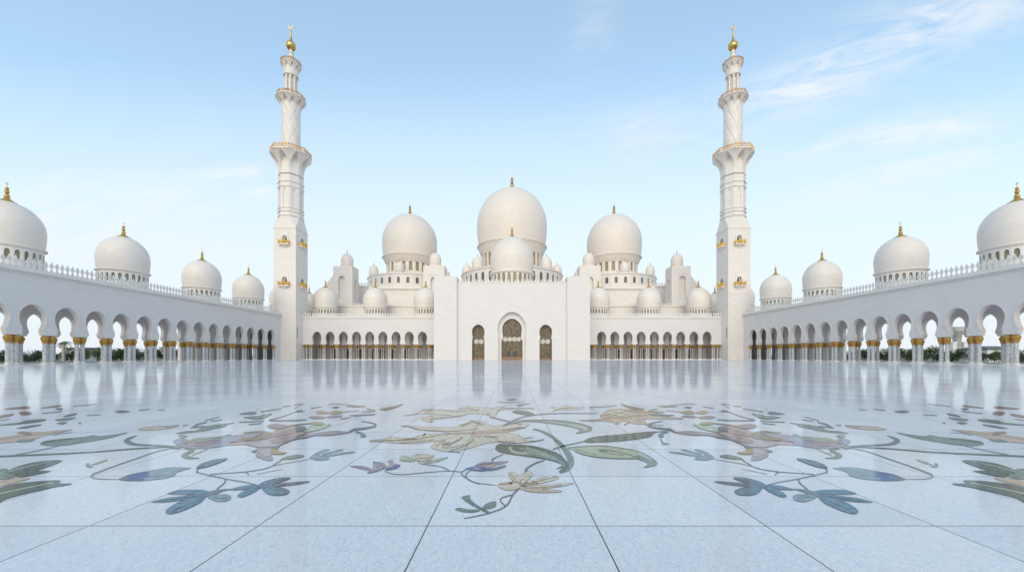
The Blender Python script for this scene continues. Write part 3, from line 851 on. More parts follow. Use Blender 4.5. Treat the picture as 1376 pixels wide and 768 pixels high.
def hall():
    root = thing('prayer_hall', 'large white prayer hall with three great domes rising behind the entrance', 'mosque', (0, 181, 0))
    mb = MB()
    mb.box(-70, 70, 163.5, 215, 0.0, 30.2)
    for sg in (-1, 1):
        q = sorted((sg*24.3, sg*70)); mb.box(q[0], q[1], 141.9, 163.49, 0.0, 19.2)
        q = sorted((sg*37.2, sg*57.8)); mb.box(q[0], q[1], 157.6, 163.4, 19.21, 28.3)
    mb.box(-24, 24, 141.9, 163.48, 0.0, 24.0)
    put('hall_wall', mb.mesh('hall_wall', M['hall']), root)
    mb = MB()
    mb.box(-70.4, 70.4, 163.1, 215.4, 30.203, 30.75)
    for sg in (-1, 1):
        q = sorted((sg*24.3, sg*70)); mb.box(q[0], q[1], 141.6, 142.6, 19.203, 19.7)
        q = sorted((sg*36.6, sg*58.4)); mb.box(q[0], q[1], 157.0, 163.0, 28.303, 28.75)
        q = sorted((sg*36.9, sg*58.1)); mb.box(q[0], q[1], 157.3, 163.0, 28.753, 29.35)
    put('cornice', mb.mesh('cornice', M['trim']), root)
    # crenellations
    me = merlon_mesh(1.35, 0.75, 0.3, 'X')
    for sg in (-1, 1):
        x = 57.0
        while x < 69.8:
            put('merlon', me, root, (sg*x, 163.6, 30.748)); x += 1.1
    st = MB()
    me2 = merlon_mesh(0.9, 0.55, 0.2, 'X')
    for sg in (-1, 1):
        x = 36.0
        while x < 69.5:
            put('merlon', me2, root, (sg*x, 142.0, 19.698)); x += 1.0
    # turret blocks with tall niches
    tm = dome_mesh(2.3, 4.5, 40, 0.25, 1.03); tf = finial_mesh(1.9, 0.3)
    for sg in (-1, 1):
        for (xa, xb, yf, dp, top, nc, nh, nz, nsp) in ((61.9, 69.3, 150.0, 6.2, 36.0, 66.1, 1.3, 23.2, 31.0), (26.2, 34.4, 150.0, 6.2, 36.3, 30.3, 1.3, 22.0, 30.6)):
            q = sorted((sg*xa, sg*xb)); mb = MB()
            c = (sg*nc - q[0])
            panel(mb, (q[0], yf), (q[1], yf), 19.0, top, [(c, nh, nz, nsp, 1.25)], 1.2, True)
            q2 = [(q[1], yf), (q[1], yf + dp), (q[0], yf + dp), (q[0], yf)]
            for i in range(3):
                L = dp
                if i == 1: mb.quad((*q2[1], 19.0), (*q2[2], 19.0), (*q2[2], top), (*q2[1], top))
                else: panel(mb, q2[i], q2[i+1], 19.0, top, [(L/2, 0.9, nz, nsp - 0.5, 0.9)], 0.8, True)
            mb.quad((q[0], yf, top), (q[1], yf, top), (q[1], yf+dp, top), (q[0], yf+dp, top))
            # string moulding above the niche
            mb.box(sg*nc - 2.0, sg*nc + 2.0, yf - 0.1, yf - 0.003, nsp + 2.0, nsp + 2.25)
            t = put('turret', mb.mesh('turret', M['hall']), root)
            xc = sg*(xa + 0.45*(xb - xa)) if xa > 50 else sg*(xa + xb)/2
            b = MB(); b.lathe([(2.45, top + 0.003), (2.45, top + 0.5), (2.2, top + 0.6), (2.2, top + 0.9)], 24, (xc, yf + 3.1, 0))
            put('turret_base', b.mesh('turret_base', M['dome'], 40), t)
            d = put('small_dome', tm, root, (xc, yf + 3.1, top + 1.1)); put('finial', tf, d, (xc, yf + 3.1, top + 1.1 + 4.5))
        # sloping buttress on the outer turret, stepped one on the inner
        mb = MB(); xs = [69.3, 69.3, 70.2, 72.6, 72.6]; zs = [19.0, 33.0, 32.4, 29.6, 19.0]
        k = 5
        mb.add([(sg*x, 151.5, z) for x, z in zip(xs, zs)] + [(sg*x, 155.0, z) for x, z in zip(xs, zs)],
               [tuple(range(k)), tuple(range(2*k-1, k-1, -1))] + [(i, (i+1) % k, k+(i+1) % k, k+i) for i in range(k)])
        put('buttress', mb.mesh('buttress', M['hall']), root)
        mb = MB(); q = sorted((sg*26.19, sg*24.6)); mb.box(q[0], q[1], 151, 155.5, 19.0, 32.5); q = sorted((sg*24.59, sg*22.6)); mb.box(q[0], q[1], 151.5, 155, 19.0, 29.6)
        put('buttress', mb.mesh('buttress', M['hall']), root)
    big_dome(root, 0, 181, 51.4, 14.1, 28, 49.3, (0.95, 41.4, 46.0, 1.3), 23.4, 40, 28.5, 37.4, (0.75, 32.0, 35.3, 0.9), 16.3, 27.6, 8.3, 2.1,
             (45, 90, 135, 180, 225, 270, 315), 21.0, 4.9)
    for sg in (-1, 1):
        big_dome(root, sg*47.7, 181, 46.2, 10.5, 22, 44.6, (0.78, 39.0, 42.3, 1.0), 18.6, 30, 28.5, 35.6, (0.62, 31.9, 33.9, 0.6), 12.45, 20.8, 6.8, 1.6,
                 (0, 52, 90, 180, 270, 308), 16.8, 4.1)
    # lower side roofs reaching back on both flanks
hall()

# ------------------------------------------------------------------ ground, floor, surroundings
M['ground'] = plain('dry_garden_soil', (0.16, 0.14, 0.10), 0.9, 0, 0.35, 0.15)
M['kerb'] = plain('pale_stone_kerb', (0.62, 0.61, 0.59), 0.6, 0, 0.1, 1.0)
mb = MB(); mb.quad((-3000, -3000, -1.0), (3000, -3000, -1.0), (3000, 3000, -1.0), (-3000, 3000, -1.0))
g = put('ground', mb.mesh('ground', M['ground'])); g['kind'] = 'structure'; g['label'] = 'flat open ground around the mosque'; g['category'] = 'ground'
mb = MB(); mb.box(-90.8, 90.8, -45, 216, -0.99, 0.0)
FLOOR = put('courtyard_floor', mb.mesh('courtyard_floor', M['floor'])); FLOOR['kind'] = 'structure'
FLOOR['label'] = 'polished white marble courtyard paving with inlaid flowers'; FLOOR['category'] = 'floor'
for sg in (-1, 1):
    mb = MB(); q = sorted((sg*90.0, sg*90.7)); mb.box(q[0], q[1], 30, 215, 0.002, 0.16)
    mb.box(q[0] - 0.05, q[1] + 0.05, 30, 215, 0.163, 0.24)
    thing('low_wall', 'low pale stone edging wall beyond the %s colonnade' % ('left' if sg < 0 else 'right'), 'wall', (0, 0, 0), 'low walls behind the colonnades', mb.mesh('low_wall', M['kerb']))

# trees seen between the columns
def leaf_mat(name, a, b):
    m, nt, bs = newmat(name); nb = NB(nt)
    geo = nb('ShaderNodeNewGeometry')
    c = nb.ramp(geo.outputs['Random Per Island'], [(0.0, a), (1.0, b)])
    nt.links.new(c, bs.inputs['Base Color']); bs.inputs['Roughness'].default_value = 0.6
    return m
M['leaf'] = leaf_mat('dark_green_leaves', (0.022, 0.045, 0.016), (0.075, 0.115, 0.04))
M['leaf_light'] = leaf_mat('mid_green_leaves', (0.035, 0.07, 0.02), (0.11, 0.16, 0.05))
M['frond'] = leaf_mat('grey_green_fronds', (0.06, 0.085, 0.05), (0.15, 0.17, 0.11))
M['bark'] = plain('grey_brown_bark', (0.13, 0.10, 0.075), 0.9, 0, 0.3, 8.0)
M['palm_bark'] = plain('pale_palm_bark', (0.42, 0.40, 0.36), 0.85, 0, 0.25, 9.0)
def crown_mesh(seed, rx, rz, zc, n=1500, mat='leaf'):
    rnd = random.Random(seed); mb = MB()
    clumps = []
    for i in range(13):
        a = rnd.uniform(0, 2*PI); u = rnd.uniform(-0.75, 0.95)
        k = math.sqrt(1 - u*u) * rnd.uniform(0.45, 0.85)
        clumps.append((rx*k*math.cos(a), rx*k*math.sin(a), zc + rz*0.75*u, rnd.uniform(0.32, 0.55)*rx))
    for i in range(n):
        cx, cy, cz, cr = clumps[rnd.randrange(len(clumps))]
        d = Vector((rnd.gauss(0, 1), rnd.gauss(0, 1), rnd.gauss(0, 1))).normalized() * cr * rnd.uniform(0.55, 1.08)
        p = Vector((cx, cy, cz)) + d * (Vector((1, 1, 0.85)).length / 1.65)
        s = rnd.uniform(0.10, 0.24)
        t = Vector((rnd.gauss(0, 1), rnd.gauss(0, 1), rnd.gauss(0, 1))).normalized()
        b = t.cross(Vector((rnd.gauss(0, 1), rnd.gauss(0, 1), rnd.gauss(0, 1)))).normalized()
        mb.add([p - t*s, p + b*s*0.55, p + t*s, p - b*s*0.55], [(0, 1, 2, 3)])
    me = bpy.data.meshes.new('crown'); me.from_pydata(mb.v, [], mb.f); me.materials.append(M[mat]); me.update()
    return me
def trunk_mesh(seed, h, r):
    rnd = random.Random(seed); mb = MB()
    mb.lathe([(r*1.4, 0), (r, 0.3), (r*0.8, h*0.5), (r*0.4, h)], 10)
    for i in range(6):
        a = rnd.uniform(0, 2*PI); z = h * rnd.uniform(0.45, 0.8); L = rnd.uniform(0.8, 1.5)
        p0 = Vector((0, 0, z)); p1 = Vector((L*math.cos(a), L*math.sin(a), z + L*0.8))
        t = (p1 - p0).normalized(); u = t.cross(Vector((0, 0, 1))).normalized(); v = t.cross(u)
        vs = []
        for (p, rr) in ((p0, r*0.45), (p1, r*0.12)):
            for j in range(6):
                b = 2*PI*j/6; vs.append(p + u*rr*math.cos(b) + v*rr*math.sin(b))
        mb.add(vs, [(j, (j+1) % 6, 6+(j+1) % 6, 6+j) for j in range(6)])
    return mb.mesh('trunk', M['bark'], 50)
TREES = [(crown_mesh(3, 2.3, 1.7, 2.6), trunk_mesh(3, 2.8, 0.16)), (crown_mesh(8, 2.0, 1.9, 2.8, 1400, 'leaf_light'), trunk_mesh(8, 3.0, 0.15)), (crown_mesh(14, 2.7, 1.6, 2.4, 1700), trunk_mesh(14, 2.6, 0.18))]
rnd = random.Random(5)
def tree(px, X, kind, sc_, label, group):
    sg = 1 if px > CX else -1
    Y = X * FPX / abs(px - CX)
    p = (sg * X, Y, -1.0)
    t = thing('tree', label, 'tree', p, group)
    cr, tr = TREES[kind]
    a = rnd.uniform(0, 6.28)
    s = sc_ * Y / 105.0
    put('trunk', tr, t, p, a, (s, s, s)); put('crown', cr, t, p, a, (s, s, s * 0.97))
    return t
GL, GR = 'trees beyond the left colonnade', 'trees beyond the right colonnade'
spec = [(3, 0, 1.0, 'dark bushy tree in the first gap from the left edge of the left colonnade'),
        (47, 2, 1.0, 'broad dark green tree in the second gap from the left edge of the left colonnade'),
        (97, 0, 1.05, 'dark tree with a rounded crown just right of the palm trunk, left colonnade'),
        (131, 1, 0.95, 'mid green tree beside the small white building, left colonnade'),
        (157, 2, 1.0, 'dark spreading tree in the fifth gap from the left edge, left colonnade'),
        (187, 0, 0.9, 'dark tree in the sixth gap from the left edge, left colonnade')]
for px, k, s_, lb in spec: tree(px, 120, k, s_, lb, GL)
for px in (24, 72, 112, 144, 172, 204, 218, 232, 246, 258, 270, 282):
    tree(px + rnd.uniform(-3, 3), rnd.uniform(124, 132), rnd.randrange(3), rnd.uniform(0.8, 0.95), 'dark green tree glimpsed in slivers between the left colonnade columns', GL)
spec = [(1373, 0, 1.0, 'dark bushy tree at the right edge of the photo, right colonnade'),
        (1336, 1, 0.85, 'dark tree in front of the low white house, right colonnade'),
        (1286, 2, 0.98, 'broad rounded dark tree below the flaring tower'),
        (1254, 1, 1.05, 'mid green tree in the gap left of the flaring tower'),
        (1219, 2, 1.0, 'dark tree in the fourth gap from the right edge, right colonnade'),
        (1190, 0, 0.9, 'small dark tree in the fifth gap from the right edge, right colonnade')]
for px, k, s_, lb in spec: tree(px, 120, k, s_, lb, GR)
for px in (1352, 1313, 1268, 1237, 1204, 1174, 1160, 1146, 1132, 1118, 1106, 1094):
    tree(px + rnd.uniform(-3, 3), rnd.uniform(124, 132), rnd.randrange(3), rnd.uniform(0.72, 0.9), 'dark green tree glimpsed in slivers between the right colonnade columns', GR)
# young palm behind the second pier on the left
def palm():
    X, Y = -103.5, 103.5 * FPX / (CX - 85.5)
    p = (X, Y, -1.0)
    t = thing('palm_tree', 'young palm with a pale trunk and sparse fronds behind the left colonnade', 'palm', p)
    mb = MB(); mb.lathe([(0.34, 0)] + [(0.27 + (0.02 if i % 2 else 0), 0.4 + 0.25*i) for i in range(19)] + [(0.16, 5.4)], 14)
    put('trunk', mb.mesh('trunk', M['palm_bark'], 40), t, p)
    mb = MB(); rn = random.Random(2)
    for i in range(17):
        a = rn.uniform(0, 2*PI); up = rn.uniform(0.1, 1.0); L = rn.uniform(1.5, 2.3)
        pts = []
        for k in range(9):
            u = k / 8
            pts.append(Vector((L*u*math.cos(a), L*u*math.sin(a), 5.3 + L*(up*u - 1.1*u*u))))
        side = Vector((-math.sin(a), math.cos(a), 0))
        for k in range(1, 9):
            d = (pts[k] - pts[k-1]).normalized()
            for sgn in (-1, 1):
                for o in (0.0, 0.5):
                    q = pts[k-1].lerp(pts[k], o)
                    l = 0.55 * (1 - 0.6 * k / 8)
                    tip = q + side*sgn*l + d*l*0.7 + Vector((0, 0, -0.25*l))
                    mb.add([q - d*0.05, q + d*0.06, tip], [(0, 1, 2)])
    me = bpy.data.meshes.new('crown'); me.from_pydata(mb.v, [], mb.f); me.materials.append(M['frond'])
    put('crown', me, t, p)
palm()
# distant buildings
M['concrete'] = plain('pale_concrete', (0.52, 0.51, 0.50), 0.7, 0, 0.1, 0.4)
M['house_white'] = plain('white_render', (0.74, 0.73, 0.71), 0.7, 0, 0.06, 0.4)
M['roof_grey'] = plain('dark_grey_roof', (0.12, 0.12, 0.125), 0.6, 0, 0.2, 0.8)
def tower():
    Y = 250.0; X = (1286 - CX) * Y / FPX
    p = (X, Y, -1.0)
    t = thing('tower', 'pale banded tower flaring at the top, seen through a right colonnade arch', 'tower', p)
    mb = MB(); mb.lathe([(2.0, 0), (2.0, 7.5), (1.9, 12.5), (2.2, 15.5), (3.0, 18.2), (3.25, 19.6), (3.25, 20.6), (3.0, 20.7)], 28)
    put('shaft', mb.mesh('shaft', M['concrete'], 30), t, p)
    mb = MB()
    for i in range(9):
        z = 6.4 + 1.35*i; r = 1.98 if z < 13 else 1.9 + max(0, z - 12.5) * 0.19
        mb.lathe([(r, z), (r + 0.06, z + 0.04), (r + 0.08, z + 0.4), (r, z + 0.44)], 28)
    put('window_band', mb.mesh('window_band', M['glass_dark'], 30), t, p)
    for sgn in (-1, 1):
        mb = MB(); mb.box(sgn*3.6 - 1.4, sgn*3.6 + 1.4, -2, 2, 0, 10.5); mb.box(sgn*3.6 - 1.55, sgn*3.6 + 1.55, -2.15, 2.15, 10.503, 10.9)
        put('side_block', mb.mesh('side_block', M['house_white']), t, p)
tower()
def house(px, X, w, h, label, roofh, n):
    sg = 1 if px > CX else -1
    Y = X * FPX / abs(px - CX); p = (sg*X, Y, -1.0)
    t = thing('house', label, 'house', p)
    mb = MB(); panel(mb, (-w/2, -4), (w/2, -4), 0, h, [((i + 0.5) * w / n, 0.55, 1.0, 2.4, 0.25) for i in range(n)], 0.25, False)
    mb.quad((w/2, -4, 0), (w/2, 4, 0), (w/2, 4, h), (w/2, -4, h)); mb.quad((-w/2, -4, 0), (-w/2, 4, 0), (-w/2, 4, h), (-w/2, -4, h)); mb.quad((-w/2, 4, 0), (w/2, 4, 0), (w/2, 4, h), (-w/2, 4, h))
    put('wall', mb.mesh('wall', M['house_white']), t, p)
    wm = pane_mesh('window', 0.55, 1.0, 2.4, 0.25, [M['glass_dark'], M['trim']])
    for i in range(n): put('window', wm, t, (p[0] - w/2 + (i + 0.5) * w / n, p[1] - 3.8, p[2]))
    mb = MB(); mb.box(-w/2 - 0.3, w/2 + 0.3, -4.3, 4.3, h, h + 0.25)
    mb.add([(-w/2-.3, -4.3, h+.25), (w/2+.3, -4.3, h+.25), (w/2+.3, 4.3, h+.25), (-w/2-.3, 4.3, h+.25), (-w/2+2, -1, h+.25+roofh), (w/2-2, -1, h+.25+roofh), (w/2-2, 1, h+.25+roofh), (-w/2+2, 1, h+.25+roofh)],
           [(0,1,5,4), (1,2,6,5), (2,3,7,6), (3,0,4,7), (4,5,6,7)])
    put('roof', mb.mesh('roof', M['roof_grey']), t, p)
house(1325, 150, 9, 4.2, 'low white house with a dark grey roof beyond the right colonnade', 0.9, 4)
house(120, 140, 5.5, 4.4, 'small white building beyond the left colonnade', 0.4, 2)
# ------------------------------------------------------------------ coloured stone flowers let into the floor
IN = {
 'cream': inlay_mat('cream_onyx', (0.50, 0.43, 0.33), (0.62, 0.555, 0.46)),
 'creamd': inlay_mat('tan_onyx', (0.18, 0.13, 0.08), (0.28, 0.21, 0.14)),
 'peach': inlay_mat('peach_marble', (0.45, 0.33, 0.245), (0.56, 0.43, 0.33)),
 'brown': inlay_mat('red_brown_marble', (0.16, 0.08, 0.055), (0.24, 0.13, 0.09)),
 'teal': inlay_mat('blue_green_marble', (0.05, 0.12, 0.18), (0.13, 0.23, 0.30)),
 'tealp': inlay_mat('pale_blue_green_marble', (0.15, 0.22, 0.27), (0.25, 0.33, 0.37)),
 'green': inlay_mat('dark_green_marble', (0.055, 0.085, 0.075), (0.115, 0.155, 0.13)),
 'greenm': inlay_mat('grey_green_marble', (0.13, 0.185, 0.165), (0.22, 0.285, 0.25)),
 'greenp': inlay_mat('pale_green_marble', (0.33, 0.375, 0.28), (0.44, 0.48, 0.37)),
 'slate': inlay_mat('slate_blue_grey_marble', (0.10, 0.125, 0.16), (0.165, 0.20, 0.24)),
 'blue': inlay_mat('deep_blue_lapis', (0.05, 0.09, 0.25), (0.11, 0.18, 0.36)),
 'lav': inlay_mat('lavender_marble', (0.26, 0.25, 0.335), (0.36, 0.335, 0.39)),
 'mauve': inlay_mat('mauve_marble', (0.25, 0.20, 0.25), (0.36, 0.29, 0.31)),
 'pink': inlay_mat('pink_beige_marble', (0.38, 0.29, 0.27), (0.50, 0.39, 0.35)),
 'ochre': inlay_mat('ochre_onyx', (0.30, 0.245, 0.12), (0.40, 0.34, 0.19)),
 'mauved': inlay_mat('dark_mauve_marble', (0.13, 0.10, 0.14), (0.20, 0.16, 0.19)),
 'slated': inlay_mat('dark_slate_marble', (0.03, 0.05, 0.08), (0.07, 0.10, 0.13)),
 'greend': inlay_mat('blackish_green_marble', (0.03, 0.05, 0.045), (0.06, 0.085, 0.075)),
 'grey': inlay_mat('mid_grey_marble', (0.25, 0.235, 0.21), (0.36, 0.335, 0.30)),
}
FR = {'A': (140, 590, 340/1376), 'B': (0, 530, 260/1248), 'C': (150, 530, 200/1376), 'D': (330, 530, 200/1376), 'E': (460, 530, 240/1376), 'F': (590, 560, 240/1317), 'G': (640, 530, 260/1376)}
def floor_xy(fr, p, mirror):
    ox, oy, k = FR[fr]
    px, py = ox + p[0]*k, oy + p[1]*k
    if mirror: px = 2*CX - px
    Y = EYE * FPX / max(3.0, py - HY)
    return ((px - CX) * Y / FPX, Y)
def catmull(pts, closed, k=5):
    n = len(pts); out = []
    rng = range(n if closed else n - 1)
    for i in rng:
        if closed: p0, p1, p2, p3 = pts[i-1], pts[i], pts[(i+1) % n], pts[(i+2) % n]
        else: p0, p1, p2, p3 = pts[max(0, i-1)], pts[i], pts[i+1], pts[min(n-1, i+2)]
        for j in range(k):
            t = j / k
            q = []
            for a in (0, 1):
                q.append(0.5 * ((2*p1[a]) + (-p0[a]+p2[a])*t + (2*p0[a]-5*p1[a]+4*p2[a]-p3[a])*t*t + (-p0[a]+3*p1[a]-3*p2[a]+p3[a])*t**3))
            out.append(tuple(q))
    if not closed: out.append(tuple(pts[-1]))
    return out
EDGE = {'cream': 'creamd', 'peach': 'creamd', 'pink': 'mauved', 'teal': 'slated', 'tealp': 'teal', 'green': 'greend', 'greenm': 'green', 'greenp': 'greenm', 'blue': 'slated', 'lav': 'mauved', 'mauve': 'mauved', 'ochre': 'creamd'}
def area(mb, fr, pts, mir, mi, z):
    q = [floor_xy(fr, p, mir) for p in catmull(pts, True)]
    mb.add([(x, y, z) for x, y in q], [tuple(range(len(q)))], mi)
def line(mb, fr, pts, w0, w1, mir, mi, z):
    q = catmull(pts, False, 6); n = len(q)
    vs = []
    for i, p in enumerate(q):
        a = q[max(0, i-1)]; b = q[min(n-1, i+1)]
        dx, dy = b[0]-a[0], b[1]-a[1]; L = math.hypot(dx, dy) or 1
        w = (w0 + (w1 - w0) * i / (n-1)) / 2
        nx, ny = -dy/L*w, dx/L*w
        for sgn in (-1, 1):
            x, y = floor_xy(fr, (p[0]+sgn*nx, p[1]+sgn*ny), mir); vs.append((x, y, z))
    mb.add(vs, [(2*i, 2*i+1, 2*i+3, 2*i+2) for i in range(n-1)], mi)
def inlay(name, label, items, both=False):
    """items: ('a', frame, material, pts) or ('l', frame, material, w0, w1, pts); one thin stone sheet set into the paving"""
    for mir in ((False, True) if both else (False,)):
        mb = MB(); mats = []; z = 0.004
        full = []
        for it in items:
            full.append(it)
            if it[0] == 'a' and it[2] in EDGE: full.append(('l', it[1], EDGE[it[2]], 0.42 / FR[it[1]][2], 0.42 / FR[it[1]][2], list(it[3]) + [it[3][0]]))
        for k, it in enumerate(full):
            if it[2] not in mats: mats.append(it[2])
            mi = mats.index(it[2])
            zz = z + 0.0002 * k
            if it[0] == 'a': area(mb, it[1], it[3], mir, mi, zz)
            else:
                q = 1.6 if it[2] in ('tealp', 'greenp') else 1.0
                line(mb, it[1], it[5], it[3]*q, it[4]*q, mir, mi, zz)
        me = bpy.data.meshes.new(name); me.from_pydata(mb.v, [], mb.f)
        for m in mats: me.materials.append(IN[m])
        me.polygons.foreach_set('material_index', mb.m)
        bm = bmesh.new(); bm.from_mesh(me)
        bmesh.ops.triangulate(bm, faces=[f for f in bm.faces if len(f.verts) > 4])
        for f in bm.faces:
            if f.normal.z < 0: f.normal_flip()
        bm.to_mesh(me); bm.free(); me.update()
        put(name, me, FLOOR, (0, 0, 0), label=(label + (' on the right' if mir else ' on the left') if both else label))
a, l = 'a', 'l'
inlay('leaf_sprig_inlay', 'sprig of blue-green leaves nearest the camera', [
  (l,'A','slate',5,6,[(835,250),(760,232),(660,215),(550,190),(500,178)]), (l,'A','slate',10,6,[(660,218),(650,240),(610,272)]), (l,'A','slate',6,11,[(518,152),(506,168),(503,182)]),
  (a,'A','teal',[(345,295),(400,278),(480,275),(545,278),(578,290),(520,300),(430,300),(370,299)]),
  (a,'A','teal',[(255,342),(330,322),(420,310),(500,302),(548,303),(500,318),(420,332),(330,342)]),
  (a,'A','teal',[(335,398),(345,378),(400,345),(470,320),(530,308),(548,316),(520,345),(460,375),(400,398),(355,406)]),
  (a,'A','tealp',[(560,300),(610,302),(660,300),(688,312),(675,332),(630,340),(590,330),(560,312)]),
  (a,'A','slate',[(535,310),(560,290),(620,274),(690,270),(640,285),(610,298),(560,312)]),
  (a,'A','teal',[(680,275),(740,258),(800,250),(838,254),(800,268),(730,275)]),
  (a,'A','teal',[(725,308),(745,290),(790,265),(830,252),(850,258),(820,285),(770,308),(740,316)]),
  (a,'A','teal',[(832,254),(870,232),(930,215),(1000,209),(1010,214),(970,230),(900,250),(850,262)]),
  (a,'A','slate',[(845,264),(920,245),(1020,234),(1100,229),(1116,233),(1040,248),(950,258),(880,264)]),
  (a,'A','teal',[(860,268),(900,262),(960,264),(1000,278),(1005,290),(980,303),(930,306),(885,295)]),
  (l,'A','tealp',3,3,[(360,395),(430,360),(520,320)]), (l,'A','tealp',3,2,[(880,270),(930,285),(990,290)]), (l,'A','tealp',2,2,[(300,335),(400,322),(500,308)]), (l,'A','tealp',3,2,[(740,306),(790,280),(835,258)]),
  (l,'A','tealp',2,2,[(600,312),(640,322),(670,318)]), (l,'A','tealp',2,2,[(870,245),(930,226),(990,215)]),
  (a,'A','teal',[(500,155),(530,135),(590,115),(650,106),(668,108),(620,130),(560,150),(520,157)]),
 ], True)
inlay('stem_inlay', 'thin grey curling stems with small leaf', [
  (l,'A','slate',4,6,[(575,190),(700,182),(760,178),(778,184),(786,196)]), (l,'A','slate',5,5,[(760,178),(880,158),(950,122),(972,106)]), (a,'A','greenm',[(962,108),(990,95),(1040,85),(1080,87),(1085,95),(1050,104),(1000,110)]),
  (l,'A','grey',4,3,[(870,158),(960,135),(1060,118),(1130,105)]), (l,'A','grey',3,2,[(830,190),(900,175),(970,162)]) ], True)
inlay('bud_inlay', 'long bud with deep blue tip', [
  (a,'A','tealp',[(150,215),(200,182),(280,165),(370,153),(470,156),(440,165),(395,180),(380,198),(330,212),(250,222),(180,226)]),
  (a,'A','blue',[(75,218),(105,205),(140,192),(200,180),(250,182),(225,196),(250,200),(210,212),(215,222),(180,226),(120,225)]),
  (a,'A','slate',[(75,218),(105,206),(135,200),(120,212),(140,220),(115,224)]),
  (l,'B','greenm',3,9,[(762,545),(700,545),(640,543),(600,536),(588,527),(600,512)]), (l,'B','greenm',9,4,[(600,512),(740,460),(900,405),(1000,370),(1130,340)]) ], True)
inlay('leaf_inlay', 'pale grey-green fingered leaf', [
  (a,'A','tealp',[(1118,100),(1140,85),(1180,88),(1225,105),(1200,113),(1150,113)]), (a,'A','tealp',[(1138,82),(1170,65),(1215,55),(1222,60),(1180,75),(1150,90)]),
  (a,'A','tealp',[(1185,80),(1240,65),(1290,55),(1295,60),(1240,73),(1195,84)]), (a,'A','tealp',[(1190,90),(1280,75),(1355,67),(1360,72),(1290,82),(1215,94)]),
  (l,'A','grey',2,2,[(1125,100),(1160,108),(1215,108)]), (l,'A','grey',2,2,[(1195,78),(1245,65),(1290,56)])], True)
inlay('stem_inlay', 'long dark stem sweeping in from the side', [
  (l,'B','green',12,7,[(-120,406),(0,398),(300,385),(600,370),(900,346),(1110,336)]), (l,'B','slate',6,4,[(100,388),(250,360),(400,325)]),
  (a,'B','greenm',[(258,318),(290,300),(400,285),(540,272),(600,262),(640,268),(700,262),(812,246),(800,252),(700,280),(560,305),(430,325),(330,330),(280,325)]),
  (a,'B','green',[(262,316),(300,300),(400,288),(470,285),(380,300),(300,312)]),
  (a,'B','slate',[(885,263),(838,272),(798,296),(826,320),(900,330),(1000,331),(1120,338),(1125,330),(1000,322),(905,318),(858,308),(836,294),(862,276)]) ], True)
inlay('leaf_inlay', 'cluster of big dark green leaves at the side edge of the view', [
  (a,'B','peach',[(-60,585),(60,545),(190,538),(150,555),(60,577),(-60,610)]),
  (a,'B','greenm',[(-60,490),(40,480),(100,520),(60,540),(-60,548)]),
  (a,'B','green',[(45,495),(100,470),(200,442),(320,425),(392,424),(385,435),(320,462),(230,490),(150,510),(100,512),(60,510)]),
  (a,'B','green',[(100,520),(160,500),(230,492),(325,492),(280,505),(200,522),(130,532)]),
  (a,'B','green',[(-60,625),(80,580),(200,565),(300,556),(388,555),(370,572),(457,575),(440,582),(330,600),(200,630),(100,655),(40,672),(-60,720),(-60,665),(20,650),(-60,655)]),
  (l,'B','greenp',5,3,[(0,640),(120,612),(260,585),(340,570)]), (l,'B','greenp',4,2,[(50,500),(110,482),(230,452),(340,432)]), (l,'B','greenm',4,2,[(20,655),(130,625),(300,596),(420,580)])], True)
inlay('leaf_inlay', 'tiny pale green twig', [(a,'B','greenm',[(552,455),(570,440),(578,455),(602,462),(570,470)]), (a,'B','greenp',[(590,450),(640,432),(690,418),(680,428),(620,448)])], True)
inlay('flower_inlay', 'peach flower with green leaves at the side edge of the view', [
  (a,'B','peach',[(-60,285),(100,262),(140,242),(200,240),(280,240),(360,232),(470,225),(400,242),(300,262),(220,285),(150,300),(60,308),(-60,315)]),
  (a,'B','greenm',[(105,305),(140,290),(200,290),(225,290),(180,304)]), (a,'B','creamd',[(110,245),(150,238),(205,250),(190,264),(150,256)]),
  (l,'B','creamd',4,3,[(0,290),(140,268),(300,250),(420,235)]), (l,'B','greenm',4,3,[(340,262),(400,250),(470,245)])], True)
inlay('leaf_inlay', 'dark scattered far leaves near the colonnade', [
  (a,'B','green',[(-40,198),(120,180),(180,165),(290,158),(280,170),(180,185),(60,195)]), (a,'B','green',[(105,218),(160,205),(260,192),(250,200),(160,216)]),
  (a,'B','brown',[(30,90),(100,80),(190,75),(180,90),(60,95)]), (a,'B','brown',[(125,112),(190,110),(200,128),(140,132)]), (a,'B','brown',[(-40,142),(80,122),(70,138),(-40,156)]),
  (a,'B','brown',[(270,82),(390,66),(385,78),(280,88)]), (a,'B','greenm',[(360,160),(430,150),(490,148),(430,166),(370,168)]), (a,'B','green',[(410,140),(450,128),(495,120),(480,132),(420,142)]),
  (a,'B','green',[(365,185),(400,178),(430,180),(400,190)]), (a,'B','green',[(355,92),(400,86),(395,99)]), (l,'B','slate',4,3,[(470,76),(620,60)]), (l,'B','slate',6,4,[(270,121),(400,108)]),
  (a,'B','slate',[(740,110),(770,101),(840,108),(780,118)]), (l,'B','slate',5,3,[(895,101),(970,93)]), (l,'B','slate',4,3,[(560,135),(650,130)]), (a,'B','slate',[(505,185),(515,178),(525,184),(515,189)]),
  (l,'B','slate',4,3,[(0,165),(60,158)]), (l,'B','slate',3,3,[(1015,100),(1060,97)])], True)
inlay('petal_inlay', 'lone peach and grey petal', [(a,'B','peach',[(885,225),(930,212),(1000,203),(1080,200),(1150,195),(1140,208),(1060,222),(950,230)]), (a,'B','grey',[(1060,205),(1150,195),(1140,208),(1075,216)])], True)
